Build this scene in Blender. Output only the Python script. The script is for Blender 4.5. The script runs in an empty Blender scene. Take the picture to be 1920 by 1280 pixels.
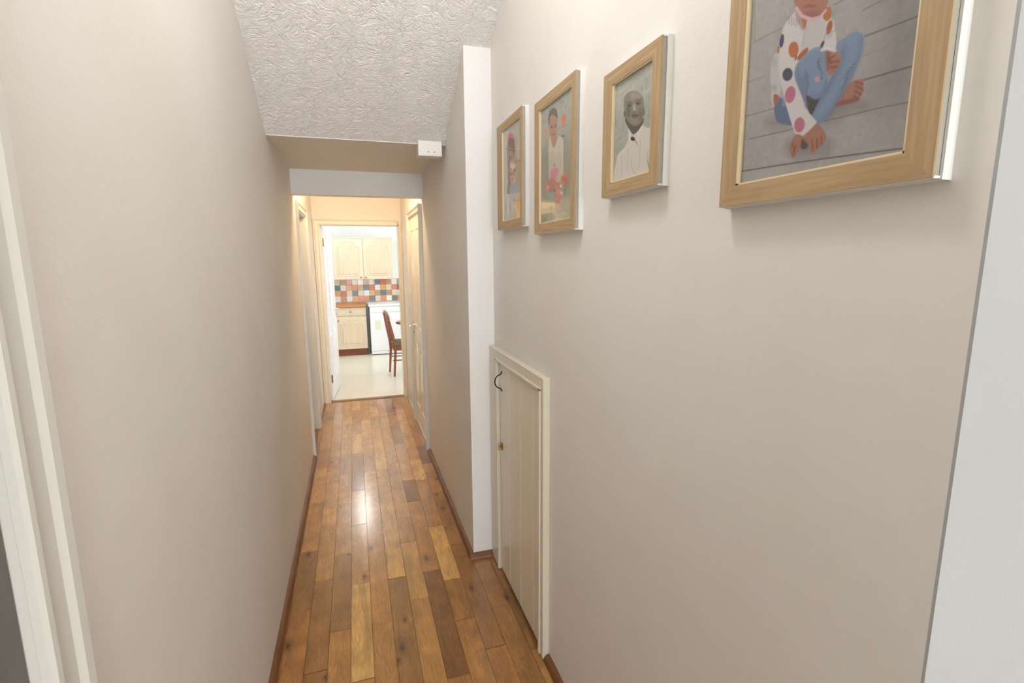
import bpy, bmesh, math, random
import numpy as np
from mathutils import Vector, Matrix
rnd = random.Random(7)
S = bpy.context.scene
col = S.collection
# ------------------------------------------------------------------ camera
cd = bpy.data.cameras.new('camera'); cam = bpy.data.objects.new('camera', cd); col.objects.link(cam)
S.camera = cam
cd.sensor_width = 36; cd.lens = 17.726; cd.clip_start = .02; cd.clip_end = 60
Rv = Vector((.9545995, -.2978090, -.0070434)); Uv = Vector((.0550561, .1531420, .9866693)); Fv = Vector((.2927604, .9422618, -.1625855))
m = Matrix((Rv, Uv, -Fv)).transposed().to_4x4(); m.translation = (0, 0, 1.6)
cam.matrix_world = m
# ------------------------------------------------------------------ world, light, exposure
W = bpy.data.worlds.new('sky'); S.world = W; W.use_nodes = True
W.node_tree.nodes['Background'].inputs[0].default_value = (.80, .88, 1, 1)
W.node_tree.nodes['Background'].inputs[1].default_value = 1.0
S.view_settings.view_transform = 'Standard'; S.view_settings.look = 'None'
S.view_settings.gamma = 1; S.view_settings.use_curve_mapping = False
S.view_settings.exposure = 0.57
def area(name, loc, target, sx, sy, power, color):
    l = bpy.data.lights.new(name, 'AREA'); l.shape = 'RECTANGLE'; l.size = sx; l.size_y = sy; l.energy = power; l.color = color
    o = bpy.data.objects.new(name, l); col.objects.link(o); o.location = loc
    o.rotation_euler = (Vector(target) - Vector(loc)).to_track_quat('-Z', 'Y').to_euler(); return o
def point(name, loc, power, color, r=.06):
    l = bpy.data.lights.new(name, 'POINT'); l.energy = power; l.color = color; l.shadow_soft_size = r
    o = bpy.data.objects.new(name, l); col.objects.link(o); o.location = loc; return o
# daylight through the lobby window (behind the camera) and through the kitchen windows
area('lobby_daylight', (.55, -5.53, 1.45), (.55, 0, 1.4), 1.9, 1.9, 175, (.90, .95, 1))
area('side_room_fill', (-1.80, 4.7, 1.5), (0, 4.7, 1.1), 1.2, 1.2, 4, (.95, .97, 1))  # added fill light; the side room has no window
area('kitchen_daylight', (2.68, 7.4, 1.55), (0, 7.5, 1.0), 2.6, 1.3, 32, (.97, .985, 1))
# lamps of the house: hall ceiling lamp, kitchen batten; lobby and stair lamps are added fill
LOBBY_FILL, STAIR_FILL, HALL_LAMP = 1.5, 17, 18
# ------------------------------------------------------------------ materials
def srgb(c): return tuple((x/255/12.92 if x/255 <= .04045 else ((x/255+.055)/1.055)**2.4) for x in c)
class N:
    def __init__(s, name):
        s.m = bpy.data.materials.new(name); s.m.use_nodes = True; s.t = s.m.node_tree; s.b = s.t.nodes['Principled BSDF']
        s.tc = None
    def n(s, typ, ins=None, **kw):
        x = s.t.nodes.new(typ)
        for k, v in kw.items(): setattr(x, k, v)
        for k, v in (ins or {}).items():
            if isinstance(v, bpy.types.NodeSocket): s.t.links.new(v, x.inputs[k])
            else: x.inputs[k].default_value = v
        return x
    def l(s, a, b): s.t.links.new(a, b)
    def obj(s, scale=(1, 1, 1)):
        if not s.tc: s.tc = s.n('ShaderNodeTexCoord')
        return s.n('ShaderNodeMapping', {'Vector': s.tc.outputs['Object'], 'Scale': scale}).outputs[0]
def mat(name, c, rough=.5, metal=0, noise=0, nscale=(20, 20, 20), bump=0, bscale=60, coat=0, spec=.5, c2=None, detail=4):
    k = N(name); b = k.b
    lin = srgb(c) + (1,)
    b.inputs['Base Color'].default_value = lin; b.inputs['Roughness'].default_value = rough
    b.inputs['Metallic'].default_value = metal; b.inputs['Coat Weight'].default_value = coat; b.inputs['Coat Roughness'].default_value = .08
    b.inputs['Specular IOR Level'].default_value = spec
    if noise:
        nz = k.n('ShaderNodeTexNoise', {'Vector': k.obj(nscale), 'Scale': 1.0, 'Detail': detail})
        lo = srgb(c2) + (1,) if c2 else tuple(x*(1-noise) for x in lin[:3]) + (1,)
        rp = k.n('ShaderNodeValToRGB', {'Fac': nz.outputs[0]}); e = rp.color_ramp.elements
        e[0].position = .3; e[0].color = lo; e[1].position = .68; e[1].color = lin
        k.l(rp.outputs[0], b.inputs['Base Color'])
    if bump:
        nz = k.n('ShaderNodeTexNoise', {'Vector': k.obj(), 'Scale': bscale, 'Detail': 3})
        bp = k.n('ShaderNodeBump', {'Height': nz.outputs[0], 'Strength': bump, 'Distance': .003})
        k.l(bp.outputs[0], b.inputs['Normal'])
    return k.m
def wall_mat(name, c, c2, lump=.35):
    k = N(name); b = k.b
    n1 = k.n('ShaderNodeTexNoise', {'Vector': k.obj(), 'Scale': 2.2, 'Detail': 5})
    rp = k.n('ShaderNodeValToRGB', {'Fac': n1.outputs[0]}); e = rp.color_ramp.elements
    e[0].position = .35; e[0].color = srgb(c2)+(1,); e[1].position = .6; e[1].color = srgb(c)+(1,)
    k.l(rp.outputs[0], b.inputs['Base Color'])
    n2 = k.n('ShaderNodeTexNoise', {'Vector': k.obj(), 'Scale': 150, 'Detail': 3})
    n3 = k.n('ShaderNodeTexNoise', {'Vector': k.obj(), 'Scale': 14, 'Detail': 2})
    b1 = k.n('ShaderNodeBump', {'Height': n2.outputs[0], 'Strength': lump, 'Distance': .0012})
    b2 = k.n('ShaderNodeBump', {'Height': n3.outputs[0], 'Strength': .25, 'Distance': .006, 'Normal': b1.outputs[0]})
    k.l(b2.outputs[0], b.inputs['Normal']); b.inputs['Roughness'].default_value = .55; b.inputs['Specular IOR Level'].default_value = .3
    return k.m
def artex_mat(name, c):
    k = N(name); b = k.b; b.inputs['Base Color'].default_value = srgb(c)+(1,); b.inputs['Roughness'].default_value = .6; b.inputs['Specular IOR Level'].default_value = .3
    w = k.n('ShaderNodeTexNoise', {'Vector': k.obj(), 'Scale': 9, 'Detail': 2})
    sc = k.n('ShaderNodeVectorMath', {0: w.outputs[1], 1: (.22, .22, .22)}, operation='MULTIPLY')
    ad = k.n('ShaderNodeVectorMath', {0: k.obj((1, 1.7, 1)), 1: sc.outputs[0]}, operation='ADD')
    n2 = k.n('ShaderNodeTexNoise', {'Vector': ad.outputs[0], 'Scale': 36, 'Detail': 2.5, 'Roughness': .55, 'Distortion': .8})
    rg = k.n('ShaderNodeMath', {0: n2.outputs[0], 1: .5}, operation='SUBTRACT')
    ab = k.n('ShaderNodeMath', {0: rg.outputs[0]}, operation='ABSOLUTE')
    iv = k.n('ShaderNodeMath', {0: ab.outputs[0], 1: -5}, operation='MULTIPLY')
    bp = k.n('ShaderNodeBump', {'Height': iv.outputs[0], 'Strength': .72, 'Distance': .0042})
    k.l(bp.outputs[0], b.inputs['Normal']); return k.m
KNOTS = [(-.35, 2.08, 8), (.108, 1.925, 11), (.135, 2.092, 6), (-.031, 2.469, 8), (.293, 2.535, 9), (.01, 2.727, 6), (-.32, 2.769, 8), (-.109, 2.706, 3),
         (.615, 2.095, 7), (.471, 2.214, 6), (-.25, 4.084, 6), (.502, 3.511, 8), (.341, 5.45, 10), (.331, 5.228, 7), (.469, 3.055, 6), (.464, 3.267, 5),
         (-.318, 5.3, 7), (.09, 1.86, 6), (-.19, 1.86, 5)]
def plank_mat():
    k = N('oak_plank'); b = k.b
    oi = k.n('ShaderNodeObjectInfo'); rr = k.n('ShaderNodeMath', {0: oi.outputs['Random'], 1: 40.}, operation='MULTIPLY')
    tc = k.n('ShaderNodeTexCoord')
    sh = k.n('ShaderNodeVectorMath', {0: tc.outputs['Object'], 1: rr.outputs[0]}, operation='ADD')
    wv = k.n('ShaderNodeMapping', {'Vector': sh.outputs[0], 'Scale': (1, .14, 1)})
    g0 = k.n('ShaderNodeTexNoise', {'Vector': wv.outputs[0], 'Scale': 14, 'Detail': 2, 'Distortion': 1.2})
    dist = k.n('ShaderNodeVectorMath', {0: g0.outputs[1], 1: (.10, .10, .10)}, operation='MULTIPLY')
    gv = k.n('ShaderNodeVectorMath', {0: wv.outputs[0], 1: dist.outputs[0]}, operation='ADD')
    g1 = k.n('ShaderNodeTexNoise', {'Vector': gv.outputs[0], 'Scale': 120, 'Detail': 4, 'Roughness': .65})
    g2 = k.n('ShaderNodeTexNoise', {'Vector': sh.outputs[0], 'Scale': 9, 'Detail': 3})
    f1 = k.n('ShaderNodeMapRange', {0: g1.outputs[0], 1: .3, 2: .7, 3: .66, 4: 1.12})
    f2 = k.n('ShaderNodeMapRange', {0: g0.outputs[0], 1: .3, 2: .7, 3: .80, 4: 1.16})
    f3 = k.n('ShaderNodeMapRange', {0: g2.outputs[0], 1: .3, 2: .7, 3: .80, 4: 1.12})
    p1 = k.n('ShaderNodeMath', {0: f1.outputs[0], 1: f2.outputs[0]}, operation='MULTIPLY')
    p2 = k.n('ShaderNodeMath', {0: p1.outputs[0], 1: f3.outputs[0]}, operation='MULTIPLY')
    geo = k.n('ShaderNodeNewGeometry')
    wob = k.n('ShaderNodeTexNoise', {'Vector': geo.outputs['Position'], 'Scale': 60, 'Detail': 2})
    last = None
    for x, y, r in KNOTS:
        d = k.n('ShaderNodeVectorMath', {0: geo.outputs['Position'], 1: (x, y, 0)}, operation='SUBTRACT')
        s = k.n('ShaderNodeVectorMath', {0: d.outputs[0], 1: (1000/r, 480/r, 0)}, operation='MULTIPLY')
        ln = k.n('ShaderNodeVectorMath', {0: s.outputs[0]}, operation='LENGTH').outputs['Value']
        last = ln if last is None else k.n('ShaderNodeMath', {0: last, 1: ln}, operation='MINIMUM').outputs[0]
    wb = k.n('ShaderNodeMath', {0: wob.outputs[0], 1: 1.6}, operation='MULTIPLY')
    kd = k.n('ShaderNodeMath', {0: last, 1: wb.outputs[0]}, operation='ADD')
    kf = k.n('ShaderNodeValToRGB', {'Fac': k.n('ShaderNodeMapRange', {0: kd.outputs[0], 1: 0, 2: 5.5, 3: 0, 4: 1}).outputs[0]})
    e = kf.color_ramp.elements; e[0].position = .20; e[0].color = (.10, .09, .07, 1); e[1].position = .80; e[1].color = (1, 1, 1, 1)
    e2 = kf.color_ramp.elements.new(.42); e2.color = (.68, .62, .55, 1)
    mx = k.n('ShaderNodeVectorMath', {0: oi.outputs['Color'], 1: p2.outputs[0]}, operation='MULTIPLY')
    mk = k.n('ShaderNodeVectorMath', {0: mx.outputs[0], 1: kf.outputs[0]}, operation='MULTIPLY')
    k.l(mk.outputs[0], b.inputs['Base Color'])
    rg = k.n('ShaderNodeMapRange', {0: g1.outputs[0], 1: .3, 2: .7, 3: .40, 4: .32}); k.l(rg.outputs[0], b.inputs['Roughness'])
    bp = k.n('ShaderNodeBump', {'Height': g1.outputs[0], 'Strength': .12, 'Distance': .0008}); k.l(bp.outputs[0], b.inputs['Normal'])
    b.inputs['Coat Weight'].default_value = 1.0; b.inputs['Coat Roughness'].default_value = .17
    return k.m
def colour_mat(name, rough, metal=0, coat=0, noise=.0):       # takes the object's own colour
    k = N(name); oi = k.n('ShaderNodeObjectInfo')
    nz = k.n('ShaderNodeTexNoise', {'Vector': k.obj(), 'Scale': 30, 'Detail': 3})
    f = k.n('ShaderNodeMapRange', {0: nz.outputs[0], 1: .3, 2: .7, 3: 1-noise, 4: 1.05})
    v = k.n('ShaderNodeVectorMath', {0: oi.outputs['Color'], 1: f.outputs[0]}, operation='MULTIPLY')
    k.l(v.outputs[0], k.b.inputs['Base Color']); k.b.inputs['Roughness'].default_value = rough; k.b.inputs['Coat Weight'].default_value = coat
    return k.m
def print_mat():
    k = N('photo_print'); a = k.n('ShaderNodeVertexColor', layer_name='print'); k.l(a.outputs[0], k.b.inputs['Base Color'])
    k.b.inputs['Roughness'].default_value = .55; k.b.inputs['Specular IOR Level'].default_value = .3; return k.m
def pane_mat(name, r=.04):
    k = N(name); t = k.t; t.nodes.remove(k.b)
    tr = k.n('ShaderNodeBsdfTransparent', {'Color': (.97, .98, .97, 1)}); gl = k.n('ShaderNodeBsdfGlossy', {'Roughness': r})
    lw = k.n('ShaderNodeLayerWeight', {'Blend': .5})
    p5 = k.n('ShaderNodeMath', {0: lw.outputs['Facing'], 1: 5.}, operation='POWER'); fr = k.n('ShaderNodeMath', {0: p5.outputs[0], 1: .55, 2: .018}, operation='MULTIPLY_ADD')
    mx = k.n('ShaderNodeMixShader', {0: fr.outputs[0], 1: tr.outputs[0], 2: gl.outputs[0]})
    k.l(mx.outputs[0], t.nodes['Material Output'].inputs[0]); return k.m
def emit_mat(name, c, s):
    k = N(name); k.b.inputs['Emission Color'].default_value = c+(1,); k.b.inputs['Emission Strength'].default_value = s; return k.m
M = dict(
    wall=wall_mat('magnolia_wall_paint', (231, 227, 221), (228, 223, 216)),
    whitewall=wall_mat('white_wall_paint', (234, 231, 229), (231, 228, 225)),
    dimwall=wall_mat('dimmed_wall_paint', (176, 177, 176), (172, 173, 173), .6),  # wall colour greyed to hold down the light falling on it
    kwall=wall_mat('kitchen_wall_paint', (236, 240, 240), (233, 238, 238), .1),
    ceil=artex_mat('stippled_ceiling_paint', (244, 239, 236)),
    flatceil=wall_mat('ceiling_paint', (238, 231, 220), (235, 227, 215)),
    gloss=mat('white_gloss_paint', (216, 213, 206), .28, bump=.05, bscale=30, spec=.5),
    cream=mat('cream_gloss_paint', (232, 225, 206), .25, bump=.04, bscale=30),
    cupframe=mat('off_white_gloss_paint', (222, 213, 195), .3, bump=.05, bscale=30),
    greydoor=mat('grey_door_face', (112, 110, 106), .5, noise=.1),  # even mid grey for the near left door
    carpet=mat('beige_carpet', (190, 178, 160), .95, noise=.15, nscale=(60, 60, 60), bump=.4, bscale=300), plank=plank_mat(), under=mat('dark_underfloor', (48, 28, 14), .8, noise=.2),
    skirt=mat('oak_beading', (128, 80, 44), .4, noise=.35, nscale=(40, 6, 40)),
    thresh=mat('oak_threshold', (150, 105, 62), .4, noise=.3, nscale=(6, 40, 40)),
    kfloor=mat('pale_vinyl', (232, 226, 210), .3, noise=.06, nscale=(2, 2, 2)),
    bathtile=colour_mat('floor_tile_glaze', .3, noise=.1), grout=mat('grout', (205, 198, 185), .8, noise=.1),
    tile=colour_mat('wall_tile_glaze', .25, coat=.2, noise=.12),
    frame=mat('pale_oak_frame', (186, 159, 122), .5, noise=.32, nscale=(30, 140, 7), bump=.15, bscale=90, c2=(164, 136, 99)),
    frameh=mat('pale_oak_frame_rail', (186, 159, 122), .5, noise=.32, nscale=(30, 7, 140), bump=.15, bscale=90, c2=(164, 136, 99)),
    fshade=mat('shaded_frame_groove', (168, 162, 150), .5, noise=.05), fwhite=mat('white_frame_lacquer', (236, 235, 232), .35, noise=.02),  # groove colour darkened to give the shade of its recess
    rim=mat('cream_rebate', (226, 208, 172), .45, noise=.05), back=mat('brown_backing_board', (120, 96, 70), .8, noise=.2),
    photo=print_mat(), pane=pane_mat('picture_glass', .03), window=pane_mat('window_glass', .02),
    maple=mat('pale_maple', (232, 214, 188), .4, noise=.12, nscale=(22, 22, 2.5)),
    maple2=mat('pale_maple_panel', (227, 207, 177), .4, noise=.12, nscale=(26, 26, 2.5)),
    worktop=mat('wood_worktop', (205, 140, 82), .35, noise=.3, nscale=(4, 40, 40)),
    plinth=mat('red_brown_plinth', (140, 70, 38), .4, noise=.3, nscale=(5, 40, 40)),
    app=mat('white_enamel', (240, 242, 246), .25, noise=.01), appgrey=mat('grey_panel', (150, 158, 155), .4, noise=.05),
    dark=mat('dark_gap', (40, 38, 36), .7, noise=.1), sticker=mat('pale_green_label', (226, 234, 205), .6, noise=.05),
    maho=mat('mahogany', (150, 80, 36), .28, noise=.45, nscale=(40, 40, 5), coat=.5), cushion=mat('olive_cushion', (128, 122, 98), .85, noise=.2, bump=.3),
    chrome=mat('chrome', (225, 225, 225), .15, metal=1, noise=.02), brass=mat('aged_brass', (176, 140, 80), .3, metal=1, noise=.3),
    iron=mat('black_iron', (48, 40, 34), .45, metal=.7, noise=.3), redbrass=mat('tarnished_hinge', (150, 100, 80), .4, metal=.8, noise=.2),
    plastic=mat('white_plastic', (236, 232, 226), .4, noise=.02), hole=mat('screw_dark', (70, 66, 60), .6, noise=.05),
    lamp=emit_mat('warm_lamp_glow', (1, .78, .48), 6), batten=emit_mat('batten_glow', (1, .97, .9), 22), fill_glow=emit_mat('fill_lamp_glow', (1, .93, .8), 5),  # last glow serves the two added lamps out of view
)
# ------------------------------------------------------------------ mesh helpers
def new(name, me, parent=None, loc=(0, 0, 0)):
    o = bpy.data.objects.new(name, me); col.objects.link(o); o.location = loc
    if parent is not None: o.parent = parent
    return o
def fin(name, bm, m, parent=None, loc=(0, 0, 0), smooth=False):
    bmesh.ops.recalc_face_normals(bm, faces=bm.faces)
    me = bpy.data.meshes.new(name); bm.to_mesh(me); bm.free(); me.materials.append(M[m])
    if smooth:
        for p in me.polygons: p.use_smooth = True
        try: me.set_sharp_from_angle(angle=math.radians(40))
        except Exception: pass
    return new(name, me, parent, loc)
def box(bm, x0, x1, y0, y1, z0, z1, bev=0, seg=1):
    r = bmesh.ops.create_cube(bm, size=1); v = r['verts']
    for p in v: p.co = Vector(((x0+x1)/2+p.co.x*(x1-x0), (y0+y1)/2+p.co.y*(y1-y0), (z0+z1)/2+p.co.z*(z1-z0)))
    if bev: bmesh.ops.bevel(bm, geom=list({e for p in v for e in p.link_edges}), offset=bev, segments=seg, affect='EDGES', profile=.5)
def boxes(name, lst, m, parent=None, bev=0, loc=(0, 0, 0), seg=1):
    bm = bmesh.new()
    for b in lst: box(bm, *b, bev=bev, seg=seg)
    return fin(name, bm, m, parent, loc)
def tube(bm, pts, r, n=8, cap=True):
    pts = [Vector(p) for p in pts]; rs = r if isinstance(r, (list, tuple)) else [r]*len(pts); rings = []
    for i, p in enumerate(pts):
        t = (pts[min(i+1, len(pts)-1)]-pts[max(i-1, 0)]).normalized()
        a = t.cross(Vector((0, 0, 1)));
        if a.length < .2: a = t.cross(Vector((0, 1, 0)))
        a.normalize(); b = t.cross(a)
        rings.append([bm.verts.new(p+(a*math.cos(2*math.pi*k/n)+b*math.sin(2*math.pi*k/n))*rs[i]) for k in range(n)])
    for A, B in zip(rings, rings[1:]):
        for k in range(n): bm.faces.new((A[k], A[(k+1) % n], B[(k+1) % n], B[k]))
    if cap: bm.faces.new(rings[0]); bm.faces.new(rings[-1][::-1])
def sweep(bm, pts, prof, frame, closed=False):
    """sweep a profile [(u, w)] along pts; frame(i) gives (out, normal) unit vectors"""
    rings = []
    for i, p in enumerate(pts):
        a, b = frame(i); rings.append([bm.verts.new(Vector(p)+a*u+b*w) for u, w in prof])
    n = len(prof); R = rings + ([rings[0]] if closed else [])
    for A, B in zip(R, R[1:]):
        for k in range(n): bm.faces.new((A[k], A[(k+1) % n], B[(k+1) % n], B[k]))
    if not closed: bm.faces.new(rings[0]); bm.faces.new(rings[-1][::-1])
def prism(bm, pts, axis, a0, a1, bev=0):
    """extrude a polygon given in the two other axes between a0 and a1 along axis"""
    def P(p, a): return Vector((a, p[0], p[1])) if axis == 'x' else Vector((p[0], a, p[1])) if axis == 'y' else Vector((p[0], p[1], a))
    A = [bm.verts.new(P(p, a0)) for p in pts]; B = [bm.verts.new(P(p, a1)) for p in pts]; n = len(pts)
    f0 = bm.faces.new(A); f1 = bm.faces.new(B[::-1])
    for k in range(n): bm.faces.new((A[k], B[k], B[(k+1) % n], A[(k+1) % n]))
    return f0, f1
def thing(name, label, cat, loc=(0, 0, 0), group=None, rz=0):
    o = bpy.data.objects.new(name, None); col.objects.link(o); o.location = loc; o.rotation_euler.z = rz; o.empty_display_size = .1
    o['label'] = label; o['category'] = cat
    if group: o['group'] = group
    return o
def tag(o, label, cat, group=None):
    o['label'] = label; o['category'] = cat
    if group: o['group'] = group
    return o
def st(o, label=None, cat=None):
    o['kind'] = 'structure'
    if label: o['label'] = label
    if cat: o['category'] = cat
    return o
XL, XR, XC = -.392, .539, .67
YJ, YE, YC = 2.461, 5.89, .385
T = .1
# ------------------------------------------------------------------ shell
ZT = 3.7
st(boxes('wall_left', [(XL-T, XL, .697, 4.27, 0, ZT), (XL-T, XL+.0035, .71, .808, 0, ZT), (XL-T, XL, -.10, .697, 1.99, ZT), (XL-T, XL, -5.5, -.10, 0, ZT),
     (XL-T, XL, 4.27, 5.01, 2.0, ZT), (XL-T, XL, 5.01, YE, 0, ZT)], 'wall'), 'long plain magnolia wall down the left side of the hall', 'wall')
st(boxes('wall_right', [(XR, XR+T+.03, YJ+.012, 4.13, 0, ZT), (XR, XR+T+.03, 4.13, 4.985, 1.985, ZT), (XR, XR+T+.03, 4.985, YE, 0, ZT)], 'wall'),
   'magnolia wall on the right of the narrow end of the hall', 'wall')
st(boxes('wall_right_return', [(XR, XC+T, YJ, YJ+.012, 0, ZT)], 'whitewall'), 'narrow white end face of the wall beside the small cupboard', 'wall')
st(boxes('wall_right_near', [(XC, XC+T, YC+.004, YJ, 0, ZT)], 'wall'), 'near right magnolia wall with the four framed photographs', 'wall')
st(boxes('wall_right_corner', [(XC, XC+T+.02, YC, YC+.004, 0, ZT), (XC+T+.02, 1.9, YC, YC+T, 0, ZT)], 'dimwall'), 'wall turning the corner at the right edge, its colour greyed against strong light', 'wall')
st(boxes('wall_lobby_right', [(1.9, 2.0, -5.6, YC+T, 0, ZT)], 'wall'))
st(boxes('wall_lobby_back', [(XL-T, -.4, -5.6, -5.5, 0, ZT), (1.5, 2, -5.6, -5.5, 0, ZT), (-.4, 1.5, -5.6, -5.5, 0, .45), (-.4, 1.5, -5.6, -5.5, 2.4, ZT)], 'wall'))
st(boxes('wall_end', [(-2, -.335, YE, YE+T, 0, 2.7), (.50, 2.8, YE, YE+T, 0, 2.7), (-.335, .50, YE, YE+T, 1.98, 2.7)], 'wall'),
   'end wall above and around the kitchen doorway', 'wall')
# window in the lobby, behind the viewpoint
wf = st(boxes('window_1', [(-.4, 1.5, -5.58, -5.52, .45, .50), (-.4, 1.5, -5.58, -5.52, 2.35, 2.4), (-.4, -.35, -5.58, -5.52, .5, 2.35), (1.45, 1.5, -5.58, -5.52, .5, 2.35), (.525, .575, -5.58, -5.52, .5, 2.35)], 'gloss'))
boxes('window_glass', [(-.35, .525, -5.506, -5.502, .5, 2.35), (.575, 1.45, -5.506, -5.502, .5, 2.35)], 'window', wf)
# sloping textured ceiling, low flat ceiling, white beam
def yz(y): return 2.235 + (2.99-y)*(.334/.529)
ys = 2.99-(ZT-2.235)/(.334/.529)
bm = bmesh.new(); prism(bm, [(2.99, 2.235), (ys, ZT), (ys, ZT+.1), (3.06, 2.33)], 'x', XL-.02, XC+.03)
st(fin('ceiling_slope', bm, 'ceil'), 'white swirl textured sloping ceiling under the stairs', 'ceiling')
st(boxes('ceiling_low', [(XL-.02, XR+.02, 2.985, 4.0, 2.235, 2.33)], 'flatceil'), 'short low flat ceiling section between the slope and the white beam', 'ceiling')
st(boxes('ceiling', [(XL-T, 2.0, -5.6, ys+.01, ZT, ZT+.1)], 'ceil'))
st(boxes('trim_1', [(XL-.01, XR+.01, 4.0, 4.1, 2.062, 2.72)], 'whitewall', bev=.004), 'white painted beam across the hall', 'beam')
st(boxes('ceiling_hall_end', [(XL-T, XR+T, 4.1, YE, 2.62, 2.7)], 'flatceil'))
# kitchen shell
st(boxes('wall_kitchen_back', [(-.7, 2.8, 9.34, 9.44, 0, 2.45)], 'kwall'), 'pale kitchen wall behind the cupboards and tiles', 'wall')
st(boxes('wall_kitchen_left', [(-.7, -.6, YE+T, 9.34, 0, 2.45)], 'kwall'))
st(boxes('wall_kitchen_right', [(2.7, 2.8, YE+T, 6.05, 0, 2.45), (2.7, 2.8, 8.75, 9.34, 0, 2.45), (2.7, 2.8, 6.05, 8.75, 0, .85), (2.7, 2.8, 6.05, 8.75, 2.2, 2.45)], 'kwall'))
wk = st(boxes('window_2', [(2.72, 2.78, 6.05, 8.75, .85, .9), (2.72, 2.78, 6.05, 8.75, 2.15, 2.2), (2.72, 2.78, 6.05, 6.1, .9, 2.15), (2.72, 2.78, 8.7, 8.75, .9, 2.15), (2.72, 2.78, 7.37, 7.43, .9, 2.15)], 'gloss'))
boxes('window_glass', [(2.748, 2.752, 6.1, 7.37, .9, 2.15), (2.748, 2.752, 7.43, 8.7, .9, 2.15)], 'window', wk)
st(boxes('ceiling_kitchen', [(-.7, 2.8, YE, 9.44, 2.45, 2.5)], 'kwall'))
st(boxes('floor_kitchen', [(-.7, 2.8, YE+.06, 9.44, -.05, -.001)], 'kfloor'), 'pale cream kitchen floor beyond the doorway', 'floor')
# room behind the left doorway
st(boxes('wall_side_room', [(-1.95, -1.85, 3.9, YE, 0, 2.45), (-1.95, XL-T, 3.8, 3.9, 0, 2.45), (-1.95, XL-T, 5.62, 5.72, 0, 2.45)], 'kwall'))
st(boxes('ceiling_side_room', [(-1.95, XL-T, 3.8, YE, 2.4, 2.45)], 'kwall'))
fs = st(boxes('floor_side_room', [(-1.95, XL-.004, 3.8, 5.7, -.05, -.012)], 'grout'), 'tiled floor glimpsed through the left doorway', 'floor')
tm = {}
for i in range(8):
    for j in range(11):
        x1 = XL-.006-i*.172; y0 = 3.98+j*.152
        if x1-.17 < -1.84 or y0+.15 > 5.6: continue
        bm = bmesh.new()
        if 't' not in tm:
            box(bm, 0, .168, 0, .148, 0, .012, bev=.0015); o = fin('tile', bm, 'bathtile', fs); tm['t'] = o.data
        else: bm.free(); o = new('tile', tm['t'], fs)
        o.location = (x1-.168, y0, -.012); g = rnd.uniform(.9, 1.06); o.color = tuple(c*g for c in srgb((196, 178, 140)))+(1,)
# ------------------------------------------------------------------ oak plank floor
fl = st(boxes('floor', [(XL, XC, YC, YJ+.05, -.05, -.009), (XL, XR, YJ+.05, YE+.05, -.05, -.009), (XL, 1.9, -1.9, YC, -.05, -.009)], 'under'), 'oak plank hall floor', 'floor')
LIGHT, MLIGHT, MID, RED, DARK, BROWN = (220, 168, 92), (200, 146, 76), (187, 131, 65), (180, 118, 56), (142, 92, 45), (164, 112, 55)
X0, PW = -.3622, .0889
# joints (y) and the tone of the plank that begins at each, from near to far
ROWS = {-1: [(-1.9, MID), (2.0, RED), (2.45, MID), (2.9, BROWN), (3.3, MID), (3.7, MID), (4.1, BROWN), (4.6, MID), (5.0, MLIGHT), (5.4, MID)],
 0: [(1.2, RED), (1.8, RED), (2.29, BROWN), (2.80, MLIGHT), (3.39, MLIGHT), (3.98, MID), (4.4, MLIGHT), (4.8, MLIGHT), (5.2, BROWN), (5.55, MLIGHT)],
 1: [(1.4, BROWN), (1.9, BROWN), (2.505, MLIGHT), (3.005, MLIGHT), (3.904, MID), (4.2, MLIGHT), (4.6, MLIGHT), (5.015, LIGHT), (5.4, MLIGHT)],
 2: [(1.5, MID), (2.109, BROWN), (2.709, MLIGHT), (3.313, MLIGHT), (3.8, MLIGHT), (4.3, MLIGHT), (4.816, LIGHT), (5.3, MLIGHT)],
 3: [(1.3, MID), (1.805, LIGHT), (2.416, MLIGHT), (3.015, MLIGHT), (3.5, BROWN), (4.223, LIGHT), (4.7, MLIGHT), (5.164, MLIGHT), (5.5, LIGHT)],
 4: [(1.5, MID), (2.1, MID), (2.906, MLIGHT), (3.404, LIGHT), (3.804, MLIGHT), (4.303, MLIGHT), (4.7, LIGHT), (5.114, MLIGHT), (5.5, MLIGHT)],
 5: [(1.6, BROWN), (2.413, LIGHT), (3.222, MLIGHT), (3.717, LIGHT), (4.219, MLIGHT), (4.832, MLIGHT), (5.2, LIGHT), (5.6, MLIGHT)],
 6: [(1.5, MID), (2.213, MLIGHT), (2.723, MID), (3.016, MLIGHT), (3.917, MLIGHT), (4.521, MLIGHT), (4.9, MLIGHT), (5.3, MLIGHT)],
 7: [(1.2, MID), (1.706, DARK), (2.417, MID), (3.216, DARK), (3.559, MLIGHT), (4.315, BROWN), (4.831, MLIGHT), (5.3, BROWN)],
 8: [(1.4, MID), (2.013, BROWN), (2.313, LIGHT), (2.85, MID), (3.531, LIGHT), (3.934, MLIGHT), (4.5, MLIGHT), (5.0, LIGHT), (5.4, MLIGHT)],
 9: [(1.2, MID), (1.809, BROWN), (2.621, BROWN), (2.819, BROWN), (3.3, MID), (3.816, DARK), (4.228, RED), (4.8, MLIGHT), (5.2, MLIGHT), (5.6, LIGHT)],
 10: [(1.4, BROWN), (2.051, BROWN), (2.5, MID), (3.035, MLIGHT), (3.5, MLIGHT), (3.95, DARK), (4.3, BROWN), (4.9, MID), (5.4, MID)],
 11: [(1.1, MID), (1.748, DARK), (2.158, BROWN), (2.6, MID)]}
pmesh = {}
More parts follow.
